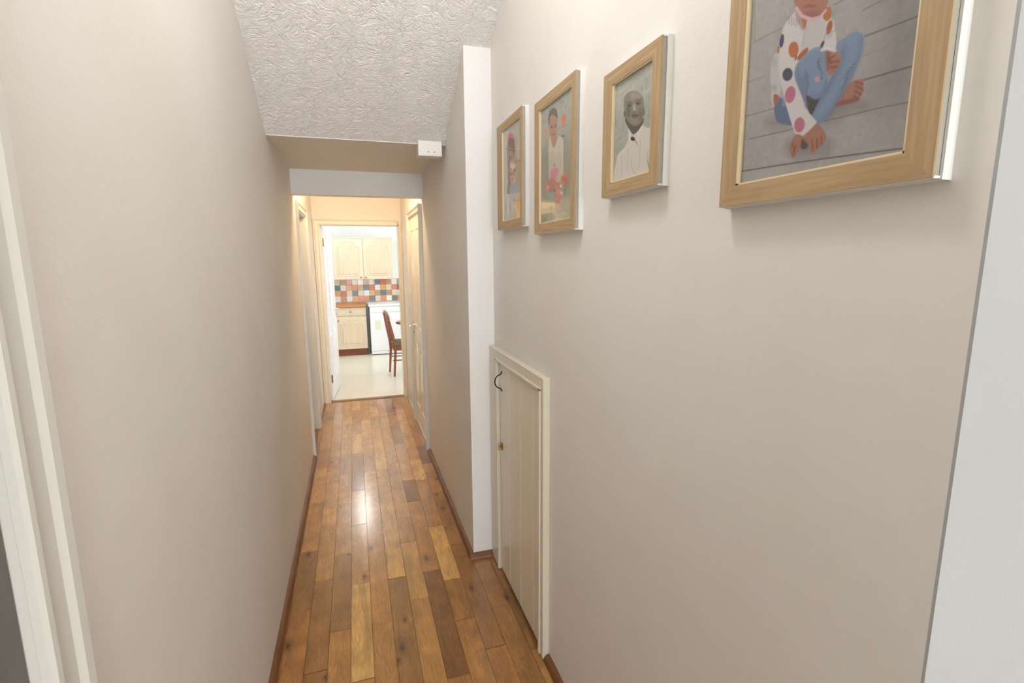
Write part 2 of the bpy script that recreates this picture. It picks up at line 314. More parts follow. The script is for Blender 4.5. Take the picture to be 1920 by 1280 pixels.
def plank(xa, xb, ya, yb, tone):
    key = (round(xb-xa, 3), round(yb-ya, 2)); w, h = xb-xa-.0009, yb-ya-.0009
    if key not in pmesh:
        bm = bmesh.new(); c = .0007
        lv = [[bm.verts.new((sx*(w/2-d), sy*(h/2-d), z)) for sx, sy in ((-1, -1), (1, -1), (1, 1), (-1, 1))] for d, z in ((0, -.012), (0, -c), (c, 0))]
        for A, B in zip(lv, lv[1:]):
            for k in range(4): bm.faces.new((A[k], A[(k+1) % 4], B[(k+1) % 4], B[k]))
        bm.faces.new(lv[2]); bm.faces.new(lv[0][::-1])
        o = fin('plank', bm, 'plank', fl); pmesh[key] = o.data
    else: o = new('plank', pmesh[key], fl)
    o.location = ((xa+xb)/2, (ya+yb)/2, rnd.uniform(-.0004, .0002)); o.rotation_euler = (rnd.uniform(-.0025, .0025), rnd.uniform(-.008, .008), 0); g = rnd.uniform(.92, 1.08); h = rnd.uniform(.95, 1.05)
    c = srgb(tone); o.color = (c[0]*g, c[1]*g*h, c[2]*g*h*h, 1)
for k in range(-1, 26):
    xa, xb = X0+k*PW, X0+(k+1)*PW
    xa = max(xa, XL+.001); xb0 = min(xb, 1.899)
    if xb0-xa < .012: continue
    lst = list(ROWS.get(k, [(2.5, MID)]))
    if k == -1: lst = lst[1:]
    y = lst[0][0]; pre = []
    while y > -1.9:
        y2 = max(y-rnd.choice((.6, .75, .9)), -1.9); y = y2
        if y2 < -1.7: y = -1.9
        pre.append((y, rnd.choice((MID, MLIGHT, BROWN, MID, RED)))); 
        if y <= -1.9: break
    lst = pre[::-1]+lst
    for i, (ya, tone) in enumerate(lst):
        yb = lst[i+1][0] if i+1 < len(lst) else YE+.03
        if xa >= XR-.004: yb = min(yb, YJ-.001)
        if xa >= XC-.004: yb = min(yb, YC-.001)
        if yb-ya < .02: continue
        x1 = xb0
        if x1 > XR and ya >= YJ: x1 = XR-.001
        if x1 > XC and ya >= YC: x1 = XC-.001
        if x1-xa < .01: continue
        if x1 > XC and yb > YC:                                     # plank notched at the wall corner: cut in two
            plank(xa, x1, ya, YC-.001, tone); ya2 = YC+.001
            if XC-xa > .012: plank(xa, XC-.001, ya2, min(yb, YJ), tone)
            continue
        if x1 > XR+.001 and xa < XR and ya < YJ < yb:
            plank(xa, x1 if x1 < XC else XC-.001, ya, YJ-.001, tone)
            if XR-xa > .012: plank(xa, XR-.001, YJ+.001, yb, tone)
            continue
        plank(xa, x1, ya, yb, tone)
st(boxes('floor_lobby', [(XL, 1.9, -5.5, -1.9, -.05, .002)], 'carpet'))
# quarter round oak beading
def bead(name, p0, p1, inward, r=.026, lab=None):
    p0, p1, inward = Vector(p0), Vector(p1), Vector(inward)
    prof = [(0, 0)]+[(r*math.cos(a), r*math.sin(a)*1.0) for a in [i*math.pi/2/6 for i in range(7)]]
    bm = bmesh.new(); sweep(bm, [p0, p1], prof, lambda i: (inward, Vector((0, 0, 1))))
    o = st(fin(name, bm, 'skirt')); 
    if lab: o['label'] = lab; o['category'] = 'skirting'
    return o
bead('baseboard_left', (XL, .79, 0), (XL, 4.222, 0), (1, 0, 0), lab='brown wooden quarter round beading along the foot of the left wall')
bead('baseboard_left_far', (XL, 5.07, 0), (XL, YE-.03, 0), (1, 0, 0), .014, lab='short brown beading left of the kitchen doorway')
bead('baseboard_right', (XR, YJ, 0), (XR, 4.06, 0), (-1, 0, 0), lab='brown wooden beading along the foot of the narrow right wall')
bead('baseboard_return', (XR-.024, YJ, 0), (XC, YJ, 0), (0, -1, 0), .03, lab='short brown beading under the white wall end')
bead('baseboard_right_near', (XC, YC, 0), (XC, 1.680, 0), (-1, 0, 0), lab='brown beading on the near right wall beside the cupboard')
bead('baseboard_corner', (XC, YC, 0), (1.9, YC, 0), (0, -1, 0))
bead('baseboard_lobby', (XL, -5.5, 0), (XL, -.18, 0), (1, 0, 0))
bead('baseboard_lobby_right', (1.9, -5.5, 0), (1.9, YC, 0), (-1, 0, 0))
bead('baseboard_lobby_back', (XL, -5.5, 0), (1.9, -5.5, 0), (0, 1, 0))
# ------------------------------------------------------------------ door frames
ARCH = [(0, 0), (0, .010), (.004, .015), (.012, .016), (.018, .011), (.045, .0135), (.053, .020), (.066, .022), (.070, .019), (.070, 0)]   # (from opening edge outward, proud)
def architrave(name, mat_, A, B, z1, z0, wallp, axis, sgn, w=.07, parent=None, scale_p=1.0, sides='LTR'):
    """frame moulding round an opening from A to B along axis ('y' on x walls, 'x' on y walls) up to z1"""
    prof = [(u*w/.07, p*scale_p) for u, p in ARCH]
    def P(a, z, p): return Vector((wallp+sgn*p, a, z)) if axis == 'y' else Vector((a, wallp+sgn*p, z))
    bm = bmesh.new(); rings = []
    path = []
    if 'L' in sides: path += [(A, z0, -1, 0)]
    if 'T' in sides: path += [(A, z1, -1 if 'L' in sides else 0, 1), (B, z1, 1 if 'R' in sides else 0, 1)]
    elif 'L' in sides: path += [(A, z1, -1, 0)]
    if 'R' in sides:
        if 'T' not in sides: path += [(B, z1, 1, 0)]
        path += [(B, z0, 1, 0)]
    for a, z, da, dz in path: rings.append([bm.verts.new(P(a+da*u, z+dz*u, p)) for u, p in prof])
    n = len(prof)
    for R1, R2 in zip(rings, rings[1:]):
        for k in range(n): bm.faces.new((R1[k], R1[(k+1) % n], R2[(k+1) % n], R2[k]))
    bm.faces.new(rings[0]); bm.faces.new(rings[-1][::-1])
    return fin(name, bm, mat_, parent)
def lining(name, mat_, A, B, z1, w0, w1, axis, parent=None, t=.022, stop=None):
    L = []
    def bx(a0, a1, z0, z1_, p0, p1): L.append((p0, p1, a0, a1, z0, z1_) if axis == 'y' else (a0, a1, p0, p1, z0, z1_))
    bx(A, A+t, 0, z1, w0, w1); bx(B-t, B, 0, z1, w0, w1); bx(A, B, z1-t, z1, w0, w1)
    return boxes(name, L, mat_, parent, bev=.0015)
# near left door (edge of frame)
d = st(lining('door_3', 'gloss', -.10, .697, 1.99, XL-T, XL, 'y', t=.005), 'near left doorway, only its white moulding in view', 'door frame')
architrave('door_frame', 'gloss', -.10, .690, 1.97, 0, XL, 'y', 1, w=.073, parent=d, scale_p=1.0)
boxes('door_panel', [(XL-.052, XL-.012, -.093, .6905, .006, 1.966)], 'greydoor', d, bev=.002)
# left doorway near the end
d = st(lining('door_1', 'gloss', 4.27, 5.01, 2.0, XL-T-.02, XL+.004, 'y', t=.026), 'open doorway near the end of the left wall', 'door frame')
architrave('door_frame', 'gloss', 4.285, 4.995, 1.985, 0, XL, 'y', 1, w=.062, parent=d)
boxes('door_stop', [(XL-.075, XL-.045, 4.296, 4.308, 0, 1.975), (XL-.075, XL-.045, 4.972, 4.984, 0, 1.975)], 'gloss', d)
boxes('threshold', [(XL-T, XL+.002, 4.29, 4.99, -.01, .0005)], 'thresh', d)
# kitchen doorway
d = st(lining('door_2', 'cream', -.337, .512, 1.982, YE-.002, YE+T+.002, 'x', t=.018), 'cream framed doorway into the kitchen', 'door frame')
architrave('door_frame', 'cream', -.322, .496, 1.967, 0, YE, 'x', -1, w=.068, parent=d, scale_p=1.4, sides='LT')
architrave('door_frame', 'cream', -.322, .496, 1.967, 0, YE, 'x', -1, w=.042, parent=d, scale_p=1.4, sides='R')
boxes('threshold', [(-.32, .50, YE-.005, YE+.075, -.01, .006)], 'thresh', d, bev=.003)
# mouldings for panelled doors
def loop_pts(x0, x1, z0, z1, arch=0, n=12):
    """outline with an arched top (rise `arch`), counter-clockwise from bottom left, with shoulders"""
    p = [(x0, z0), (x1, z0)]
    if not arch: return p+[(x1, z1), (x0, z1)]
    zs = z1-arch; sh = (x1-x0)*.10
    p.append((x1, zs)); 
    for i in range(n+1):
        a = math.pi*i/n; p.append(((x0+x1)/2+((x1-x0)/2-sh)*math.cos(a), zs+arch*math.sin(a)**.8 if 0 < i < n else zs))
    p.append((x0, zs)); return p
def moulding(bm, pts, y, h, w):
    """raised bead along a closed outline lying in the x-z plane at y, rising by h towards -y"""
    n = len(pts); c = Vector((sum(p[0] for p in pts)/n, 0, sum(p[1] for p in pts)/n))
    P = [Vector((p[0], y, p[1])) for p in pts]
    def fr(i):
        a = P[i]-P[i-1]; b = P[(i+1) % n]-P[i]
        a = a.normalized() if a.length > 1e-6 else b.normalized(); b = b.normalized() if b.length > 1e-6 else a
        t = a+b; t = t.normalized() if t.length > 1e-6 else a
        o = Vector((t.z, 0, -t.x)); k = 1/max(.6, (a.dot(t))); return o*k, Vector((0, -1, 0))
    sweep(bm, P, [(-w/2, 0), (-w/4, h*.8), (0, h), (w/4, h*.8), (w/2, 0)], fr, closed=True)
def raised(bm, pts, y0, y1, inset):
    n = len(pts); cx = (min(p[0] for p in pts)+max(p[0] for p in pts))/2; cz = (min(p[1] for p in pts)+max(p[1] for p in pts))/2
    hw = (max(p[0] for p in pts)-min(p[0] for p in pts))/2; hh = (max(p[1] for p in pts)-min(p[1] for p in pts))/2
    A = [bm.verts.new((p[0], y0, p[1])) for p in pts]; B = [bm.verts.new((cx+(p[0]-cx)*(1-inset/hw), y1, cz+(p[1]-cz)*(1-inset/hh))) for p in pts]
    for k in range(n): bm.faces.new((A[k], A[(k+1) % n], B[(k+1) % n], B[k]))
    bm.faces.new(B); bm.faces.new(A[::-1])
def panelled_door(name, label, w, h, t, m_, panels, cat='door'):
    """door in local space: hinge edge at x=0, leaf along +x, front face at y=0 (facing -y), back at y=t"""
    o = thing(name, label, cat)
    boxes('door_leaf', [(0, w, 0, t, 0, h)], m_, o, bev=.0015)
    for (x0, x1, z0, z1, a) in panels:
        for side in (0, 1):
            bm = bmesh.new()
            pts = loop_pts(x0, x1, z0, z1, a); moulding(bm, pts, 0, .006, .026)
            pin = loop_pts(x0+.034, x1-.034, z0+.034, z1-.034, a*.85); raised(bm, pin, 0, -.006, .014)
            if side: bm.transform(Matrix.Translation((0, t, 0)) @ Matrix.Scale(-1, 4, (0, 1, 0)))
            fin('panel_moulding', bm, m_, o)
    return o
def lever(parent, x, y, z, s, mirror=1, m_='chrome'):
    """lever handle on back plate; s=-1 faces -y, mirror=+1 lever points to +x"""
    h = fin('handle_plate', (lambda b: (box(b, x-.022, x+.022, *sorted((y, y+s*.006)), z-.095, z+.05, bev=.002), b)[1])(bmesh.new()), m_, parent)
    bm = bmesh.new(); tube(bm, [(x, y+s*.004, z+.01), (x, y+s*.038, z+.01)], .009, 10)
    tube(bm, [(x, y+s*.036, z+.01), (x+mirror*.02, y+s*.046, z+.012), (x+mirror*.06, y+s*.045, z+.010), (x+mirror*.11, y+s*.042, z+.004)], [.009, .0085, .0075, .006], 10)
    fin('lever', bm, m_, h, smooth=True)
    bm = bmesh.new(); tube(bm, [(x, y+s*.006, z-.06), (x, y+s*.009, z-.06)], .008, 12); fin('keyhole', bm, 'hole', h)
    return h
P4 = lambda w, h: [(.10, w/2-.045, .98, h-.115, 0), (w/2+.045, w-.10, .98, h-.115, 0), (.10, w/2-.045, .20, .80, .10), (w/2+.045, w-.10, .20, .80, .10)]
# closed cream door at the right end; local +x runs from near (hinge) to far (handle) edge
dr = panelled_door('door', 'closed cream panelled door at the right end of the hall, lever handle', .80, 1.965, .04, 'cream', P4(.80, 1.965))
lever(dr, .745, 0, .955, -1, -1)
# local -y must face world -x: rotate so that local x -> +y, local y -> +x
dr.matrix_world = Matrix(((0, 1, 0, XR-.004), (1, 0, 0, 4.165), (0, 0, 1, .008), (0, 0, 0, 1)))
d = st(lining('door_4', 'cream', 4.13, 4.985, 1.985, XR-.004, XR+T+.03, 'y'), 'cream door lining on the right end wall', 'door frame')
architrave('door_frame', 'gloss', 4.15, 4.975, 1.980, 0, XR, 'y', -1, w=.05, parent=d, scale_p=1.45)
# kitchen door standing open into the kitchen, hinged on the left; its visible face looks to +x
dk = panelled_door('door', 'white panelled kitchen door standing open beyond the doorway', .76, 1.955, .036, 'app', P4(.76, 1.955))
lever(dk, .70, 0, .98, -1, -1)
for z in (.25, 1.78):
    bm = bmesh.new(); tube(bm, [(0.0, -.004, z-.045), (0.0, -.004, z+.045)], .007, 8); box(bm, 0, .03, -.003, .001, z-.045, z+.045)
    fin('hinge', bm, 'redbrass' if z < 1 else 'brass', dk)
ang = math.atan2(.72, .062)
ux, uy = math.cos(ang), math.sin(ang)
dk.matrix_world = Matrix(((ux, -uy, 0, -.300), (uy, ux, 0, 5.965), (0, 0, 1, .008), (0, 0, 0, 1)))
# ------------------------------------------------------------------ understairs cupboard
ck = thing('cupboard', 'small understairs cupboard with cream tongue and groove door in the right wall', 'cupboard', (XC, 2.08, 0))
def inC(o): o.location = (-XC, -2.08, 0); return o
fx0, fx1 = .642, XC+.001
y0, y1 = 1.682, 2.458
inC(boxes('frame_post', [(fx0, fx1, y0, y0+.036, .004, 1.165)], 'cupframe', ck, bev=.003))
inC(boxes('frame_post', [(fx0, fx1, y1-.128, y1, .004, 1.165)], 'cupframe', ck, bev=.003))
inC(boxes('frame_rail', [(fx0, fx1, y0+.036, y1-.128, 1.114, 1.165)], 'cupframe', ck, bev=.003))
bm = bmesh.new()   # inner bead of the frame
for b in [(fx0-.005, fx1, y0+.030, y0+.048, .004, 1.124), (fx0-.005, fx1, y1-.142, y1-.124, .004, 1.124), (fx0-.005, fx1, y0+.030, y1-.124, 1.108, 1.122)]: box(bm, *b, bev=.003)
inC(fin('frame_bead', bm, 'cupframe', ck))
bm = bmesh.new(); box(bm, XC-.006, XC+.001, y0+.044, y1-.136, .004, 1.114); inC(fin('cupboard_back', bm, 'dark', ck))
ye = [y0+.052, 1.822, 1.988, 2.148, y1-.146]
for a, b in zip(ye, ye[1:]):
    bm = bmesh.new(); c = .006; xf = .652; xb = XC-.004
    prof = [(xb, a+.0005), (xf+c, a+.0005), (xf, a+c), (xf, b-c), (xf+c, b-.0005), (xb, b-.0005)]
    prism(bm, prof, 'z', .018, 1.106); o = inC(fin('board', bm, 'cream', ck))
bm = bmesh.new(); yc = 2.262
arc = [(XC-.018, yc, 1.066), (.649, yc, 1.064), (.647, yc, 1.052)]
arc = [(.650, yc, 1.068), (.645, yc, 1.056)]+[(.645-.030*math.sin(math.pi*i/10), yc, 1.019+.034*math.cos(math.pi*i/10)) for i in range(11)]+[(.645, yc, .982), (.650, yc, .970)]
tube(bm, arc, .0028, 8); inC(fin('ring_pull', bm, 'iron', ck, smooth=True))
bm = bmesh.new(); box(bm, .646, .653, 2.262, 2.290, .672, .706, bev=.002); tube(bm, [(.648, 2.276, .692), (.640, 2.270, .688), (.632, 2.258, .678)], [.006, .007, .004], 8)
inC(fin('turn_catch', bm, 'brass', ck, smooth=True))
# ------------------------------------------------------------------ junction box
jb = thing('junction_box', 'small white plastic box fixed high under the sloping ceiling', 'box', (.448, 3.0, 2.168))
o = boxes('cover', [(.381, .514, 2.955, 3.03, 2.168, 2.250)], 'plastic', jb, bev=.004, seg=2); o.location = (-.448, -3.0, -2.168)
for dx in (-.012, .022):
    bm = bmesh.new(); tube(bm, [(.448+dx, 2.9555, 2.190), (.448+dx, 2.9535, 2.190)], .0035, 10); o = fin('screw', bm, 'hole', jb); o.location = (-.448, -3.0, -2.168)
# ------------------------------------------------------------------ framed photographs
def homog(src):
    """map trace coordinates -> unit square (u to the viewer's right, v up)"""
    dst = [(0, 0), (1, 0), (1, 1), (0, 1)]; A = []; b = []
    for (x, y), (u, v) in zip(src, dst):
        A.append([x, y, 1, 0, 0, 0, -u*x, -u*y]); b.append(u); A.append([0, 0, 0, x, y, 1, -v*x, -v*y]); b.append(v)
    return np.append(np.linalg.solve(np.array(A, float), np.array(b, float)), 1).reshape(3, 3)
class Print:
    def __init__(s, quad, w, h, nx, ny, bg):
        s.H = homog(quad); s.w, s.h, s.nx, s.ny = w, h, nx, ny
        u, v = np.meshgrid(np.linspace(0, 1, nx+1), np.linspace(0, 1, ny+1)); s.U, s.V = u*w, v*h
        s.C = np.zeros(u.shape+(3,)); s.C[:] = bg; s.px = w/nx
    def t(s, p):
        q = s.H @ np.array([p[0], p[1], 1.]); return q[0]/q[2]*s.w, q[1]/q[2]*s.h
    def put(s, mask, c, a=1):
        mk = (mask*a)[..., None]; s.C = s.C*(1-mk)+np.array(c, float)*mk
    def poly(s, pts, c, soft=1, a=1, smooth=True):
        P = [s.t(p) for p in pts]
        if smooth:                                               # round the traced outline (Catmull-Rom)
            Q = []; n = len(P)
            for i in range(n):
                p0, p1, p2, p3 = [np.array(P[(i+k) % n]) for k in (-1, 0, 1, 2)]
                for tt in (0, .25, .5, .75): Q.append(.5*(2*p1+(p2-p0)*tt+(2*p0-5*p1+4*p2-p3)*tt**2+(3*p1-p0-3*p2+p3)*tt**3))
            P = Q
        ins = np.zeros(s.U.shape, bool); d = np.full(s.U.shape, 9.); n = len(P)
        for i in range(n):
            x1, y1 = P[i]; x2, y2 = P[(i+1) % n]
            if y1 != y2:
                c_ = ((y1 > s.V) != (y2 > s.V)) & (s.U < (x2-x1)*(s.V-y1)/(y2-y1)+x1); ins ^= c_
            dx, dy = x2-x1, y2-y1; L = dx*dx+dy*dy+1e-12
            tt = np.clip(((s.U-x1)*dx+(s.V-y1)*dy)/L, 0, 1); d = np.minimum(d, np.hypot(s.U-x1-tt*dx, s.V-y1-tt*dy))
        sd = np.where(ins, d, -d); s.put(np.clip(sd/(s.px*soft)+.5, 0, 1), c, a)
    def line(s, pts, c, wd, a=1, soft=1):
        P = [s.t(p) for p in pts]; d = np.full(s.U.shape, 9.)
        for (x1, y1), (x2, y2) in zip(P, P[1:]):
            dx, dy = x2-x1, y2-y1; L = dx*dx+dy*dy+1e-12
            tt = np.clip(((s.U-x1)*dx+(s.V-y1)*dy)/L, 0, 1); d = np.minimum(d, np.hypot(s.U-x1-tt*dx, s.V-y1-tt*dy))
        s.put(np.clip((wd/2-d)/(s.px*soft)+.5, 0, 1), c, a)
    def ell(s, cx, cy, rx, ry, c, rot=0, soft=1, a=1):
        r = math.radians(rot); s.poly([(cx+rx*math.cos(k*math.pi/8)*math.cos(r)-ry*math.sin(k*math.pi/8)*math.sin(r), cy+rx*math.cos(k*math.pi/8)*math.sin(r)+ry*math.sin(k*math.pi/8)*math.cos(r)) for k in range(16)], c, soft, a, False)
    def wash(s, k, c=(172, 166, 158), cool=1.0):
        s.C = (s.C*(1-k)+np.array(c, float)*k)*np.array((1, 1, cool))
    def noise(s, amp, scale, seed):
        g = np.random.RandomState(seed); k = g.normal(size=(max(2, int(s.ny/scale))+2, max(2, int(s.nx/scale))+2))
        yy = np.linspace(0, k.shape[0]-1.001, s.ny+1); xx = np.linspace(0, k.shape[1]-1.001, s.nx+1)
        yi, xi = yy.astype(int), xx.astype(int); fy, fx = (yy-yi)[:, None], (xx-xi)[None]
        q = k[yi][:, xi]*(1-fy)*(1-fx)+k[yi+1][:, xi]*fy*(1-fx)+k[yi][:, xi+1]*(1-fy)*fx+k[yi+1][:, xi+1]*fy*fx
        s.C += (q*amp)[..., None]
    def mesh(s, name, parent, x, ya, z0, gain=1.0):
        """ya is the y of the print's left edge (viewer's left = larger y)"""
        n = (s.nx+1)*(s.ny+1); v = np.stack([np.full(n, x), ya-s.U.ravel(), z0+s.V.ravel()], 1)
        i = np.arange(s.ny)[:, None]*(s.nx+1)+np.arange(s.nx)[None]; f = np.stack([i, i+1, i+s.nx+2, i+s.nx+1], -1).reshape(-1, 4)
        me = bpy.data.meshes.new(name); me.vertices.add(n); me.vertices.foreach_set('co', v.ravel().astype('f'))
        me.loops.add(f.size); me.loops.foreach_set('vertex_index', f.ravel().astype('i')); me.polygons.add(len(f))
        me.polygons.foreach_set('loop_start', (np.arange(len(f))*4).astype('i')); me.update(); me.validate()
        c = np.clip(s.C.reshape(-1, 3), 0, 255)/255; lin = np.where(c <= .04045, c/12.92, ((c+.055)/1.055)**2.4)*gain
        ca = me.color_attributes.new('print', 'FLOAT_COLOR', 'POINT'); ca.data.foreach_set('color', np.concatenate([np.clip(lin, 0, 1), np.ones((n, 1))], 1).ravel().astype('f'))
        me.materials.append(M['photo']); return new(name, me, parent)
def picture(label, ya, yb, z0, z1, ia, ib, iz0, iz1, pr, gain):
    """outer edges ya (left, far) > yb (right, near); inner edges ia > ib"""
    t = thing('picture_frame', label, 'picture frame', (XC, (ya+yb)/2, z0), group='framed family photographs in a row')
    L = (-XC, -(ya+yb)/2, -z0); xf, xm, xb = .642, .652, XC
    def fix(o): o.location = L; return o
    # pale oak face, mitred
    for n_, a in (('frame_rail', 't'), ('frame_rail', 'b'), ('frame_stile', 'l'), ('frame_stile', 'r')):
        O = dict(tl=(ya, z1), tr=(yb, z1), bl=(ya, z0), br=(yb, z0)); I = dict(tl=(ia, iz1), tr=(ib, iz1), bl=(ia, iz0), br=(ib, iz0))
        k = dict(t=('tl', 'tr'), b=('bl', 'br'), l=('tl', 'bl'), r=('tr', 'br'))[a]
        q = [O[k[0]], O[k[1]], I[k[1]], I[k[0]]]; bm = bmesh.new(); prism(bm, q, 'x', xf, xf+.003)
        fix(fin(n_, bm, 'frameh' if a in 'tb' else 'frame', t))
    bm = bmesh.new(); e = .0025                                        # white lacquered slab behind the oak face
    for b in ((.655, xb, ya-.001, ya+e, z0-e, z1+e), (.655, xb, yb-e, yb+.001, z0-e, z1+e), (.655, xb, yb, ya, z0-e, z0+.001), (.655, xb, yb, ya, z1-.001, z1+e),
              (xf+.002, .655, yb, ya, z0-.001, z0+.002), (xf+.002, .655, yb, ya, z1-.002, z1+.001)): box(bm, *b)
    fix(fin('white_edge', bm, 'fwhite', t))
    for b in ((xf+.002, .655, ya-.004, ya-.0015, z0+.002, z1-.002), (xf+.002, .655, yb+.0015, yb+.004, z0+.002, z1-.002)): fix(boxes('side_groove', [b], 'fshade', t))
    bm = bmesh.new(); e = .003                                         # cream rebate inside
    for b in ((xf+.0015, xm, ia-.006, ia, iz0, iz1), (xf+.0015, xm, ib, ib+e, iz0, iz1), (xf+.0015, xm, ib, ia, iz0, iz0+e), (xf+.0015, xm, ib, ia, iz1-e, iz1)): box(bm, *b)
    fix(fin('inner_rebate', bm, 'rim', t))
    fix(boxes('backing_board', [(xm+.0005, xb-.001, yb+.004, ya-.004, z0+.004, z1-.004)], 'back', t))
    fix(pr.mesh('photograph', t, .6495, ia, iz0, gain))
    fix(boxes('glass', [(.6465, .6480, ib, ia, iz0, iz1)], 'pane', t))
    return t
# --- large print: seated child
q = [(192.0, 1061.6), (1164.0, 875.7), (1426.2, -1402.1), (287.4, -445.6)]
p = Print(q, .286, .410, 250, 358, (166, 158, 152))
SK, SK2, BL, BL2, WH = (168, 112, 92), (122, 74, 60), (122, 139, 163), (96, 110, 134), (208, 200, 194)
p.poly([(200, -400), (200, 1100), (520, 1000), (420, 200), (520, -400)], (172, 164, 156), 20, .8)
p.poly([(900, -500), (1000, 300), (900, 520), (1200, 500), (1400, -800)], (138, 131, 127), 40, .8)
p.noise(3, 4, 3); p.noise(2.5, 30, 5)
for l, c, w in [([(280, 242), (440, 160)], (120, 112, 108), .0012), ([(205, 672), (400, 618)], (112, 104, 100), .0012), ([(250, 795), (500, 738)], (104, 96, 92), .0014), ([(680, 693), (1000, 615), (1180, 580)], (104, 97, 95), .0014),
                ([(905, 457), (1240, 362)], (84, 78, 80), .0018), ([(915, 207), (1280, 68)], (92, 86, 86), .0016), ([(200, 980), (450, 940), (700, 903), (1200, 838)], (78, 74, 78), .0018),
                ([(215, 480), (350, 432)], (132, 124, 120), .001), ([(288, -60), (285, 240)], (134, 126, 122), .0012), ([(735, 30), (900, -60)], (120, 113, 110), .0012), ([(880, 330), (1230, 190)], (132, 125, 122), .0008),
                ([(230, 800), (285, 655)], (146, 138, 132), .001), ([(340, 520), (365, 425)], (146, 138, 132), .001), ([(700, 903), (715, 780)], (138, 131, 127), .0008), ([(1300, -150), (900, 60)], (112, 106, 104), .0012)]:
    p.line(l, c, w, .9)
p.ell(640, 640, 130, 60, (112, 104, 100), 0, 30, .7); p.ell(590, 840, 120, 40, (118, 110, 106), 0, 25, .7); p.ell(420, 700, 70, 30, (120, 112, 112), 0, 20, .6); p.ell(840, 610, 90, 22, (112, 104, 100), 0, 15, .6)
p.poly([(395, 580), (440, 560), (480, 640), (503, 708), (450, 710), (408, 685)], BL2)                         # seat of leggings
p.poly([(392, 325), (425, 300), (440, 420), (430, 540), (395, 612), (378, 560), (382, 500), (374, 430)], (196, 186, 182))
p.poly([(395, 540), (425, 552), (398, 606)], (172, 92, 58)); p.ell(398, 500, 14, 20, (150, 172, 168), 0, 3, .8); p.ell(402, 350, 14, 30, (160, 178, 176), 0, 4, .7)
p.poly([(735, 606), (750, 570), (790, 510), (840, 466), (892, 450), (910, 462), (905, 495), (905, 520), (893, 545), (875, 578), (820, 596)], SK)   # far foot
p.poly([(740, 606), (820, 592), (880, 572), (860, 560), (780, 575)], SK2, 3, .7)
for a, b in (((860, 468), (900, 480)), ((862, 490), (903, 512)), ((858, 520), (893, 540)), ((848, 548), (878, 562))): p.line([a, b], SK2, .0022, .8, 2)
p.ell(872, 500, 22, 6, (150, 96, 80), 0, 3, .6)
p.poly([(730, 268), (790, 222), (835, 188), (880, 182), (906, 212), (900, 280), (872, 370), (835, 455), (770, 555), (705, 655), (660, 708), (612, 668), (640, 600), (700, 480), (765, 370), (775, 320)], BL)
p.poly([(885, 220), (880, 300), (830, 430), (700, 640), (662, 690), (720, 660), (838, 452), (874, 368), (905, 270), (905, 215)], BL2, 10, .55)
p.poly([(770, 300), (800, 260), (800, 330), (720, 500), (650, 610), (620, 660), (640, 600), (700, 480)], BL2, 8, .6)
p.poly([(575, 545), (640, 560), (665, 545), (640, 600), (610, 655), (590, 640)], (70, 64, 62), 2)                 # dark gap
p.poly([(440, 600), (515, 395), (550, 335), (590, 285), (640, 264), (682, 288), (697, 370), (702, 450), (685, 530), (640, 566), (605, 556), (580, 535), (582, 600), (600, 655), (570, 640), (530, 590)], BL)
p.poly([(530, 400), (560, 440), (590, 420), (578, 530), (590, 600), (560, 600), (528, 500)], BL2, 8, .5); p.line([(575, 410), (590, 470), (578, 540)], BL2, .004, .7, 3)
p.poly([(600, 540), (660, 535), (695, 450), (700, 500), (660, 562), (610, 560)], BL2, 6, .6)
p.poly([(560, 95), (525, 60), (488, 100), (452, 150), (438, 220), (424, 320), (425, 420), (445, 520), (470, 620), (510, 745), (540, 780), (570, 765), (600, 740), (615, 722), (637, 695), (600, 650), (572, 600), (545, 520), (515, 450), (516, 385), (545, 335), (600, 285), (660, 262), (700, 285), (742, 285), (752, 240), (742, 160), (728, 80), (695, 30), (640, 95)], WH)
p.poly([(545, 330), (570, 190), (590, 120), (690, 110), (690, 190), (660, 262), (600, 282)], (190, 183, 176), 10, .7); p.line([(560, 260), (570, 190), (590, 150)], (160, 152, 148), .002, .7, 3); p.line([(665, 265), (690, 195), (740, 175)], (150, 144, 144), .002, .7, 2)
p.poly([(524, 50), (520, 95), (560, 175), (582, 120), (560, 100)], (176, 132, 132), 3, .85); p.poly([(552, 95), (582, 112), (570, 165)], (176, 104, 60), 2, .9)
p.line([(540, 500), (575, 580), (578, 610)], (140, 112, 136), .003, .8, 2)
OR, NV, PK = (182, 104, 54), (70, 68, 88), (186, 106, 126)
p.ell(507, 283, 29, 47, OR, 5); p.ell(440, 233, 12, 40, NV, 8); p.ell(420, 285, 6, 22, OR, 5); p.poly([(526, 335), (548, 300), (585, 270), (590, 290), (560, 325), (535, 345)], (170, 92, 52)); p.ell(473, 425, 29, 38, NV, 10)
p.ell(488, 540, 30, 50, PK, 12); p.ell(541, 713, 30, 44, PK, 8); p.ell(700, 78, 26, 42, OR, 8); p.ell(712, 155, 16, 42, (160, 90, 58), 14); p.ell(672, 252, 8, 22, NV, 25); p.ell(520, 330, 4, 16, NV, 20)
for i in range(14): p.ell(482+(i % 5)*14, 98+(i//5)*16+(i % 5)*5, 3, 7, (110, 124, 118), 20, 1, .7)
for i in range(8): p.ell(700+(i % 3)*12, 195+(i//3)*10, 3, 6, (124, 136, 136), 60, 1, .6)
p.ell(732, 90, 8, 26, (120, 150, 142), 8, 2, .7)
for i in range(7): p.ell(548+i*14, 776-i*12, 8, 9, WH, 0, 1)
p.poly([(690, 290), (705, 282), (740, 284), (772, 310), (777, 345), (768, 375), (742, 408), (712, 432), (698, 405), (692, 350)], SK)          # hand at the knee
for a, b in (((718, 330), (742, 318)), ((724, 352), (768, 350)), ((716, 385), (752, 380)), ((705, 330), (720, 360))): p.line([a, b], SK2, .003, .8, 2)
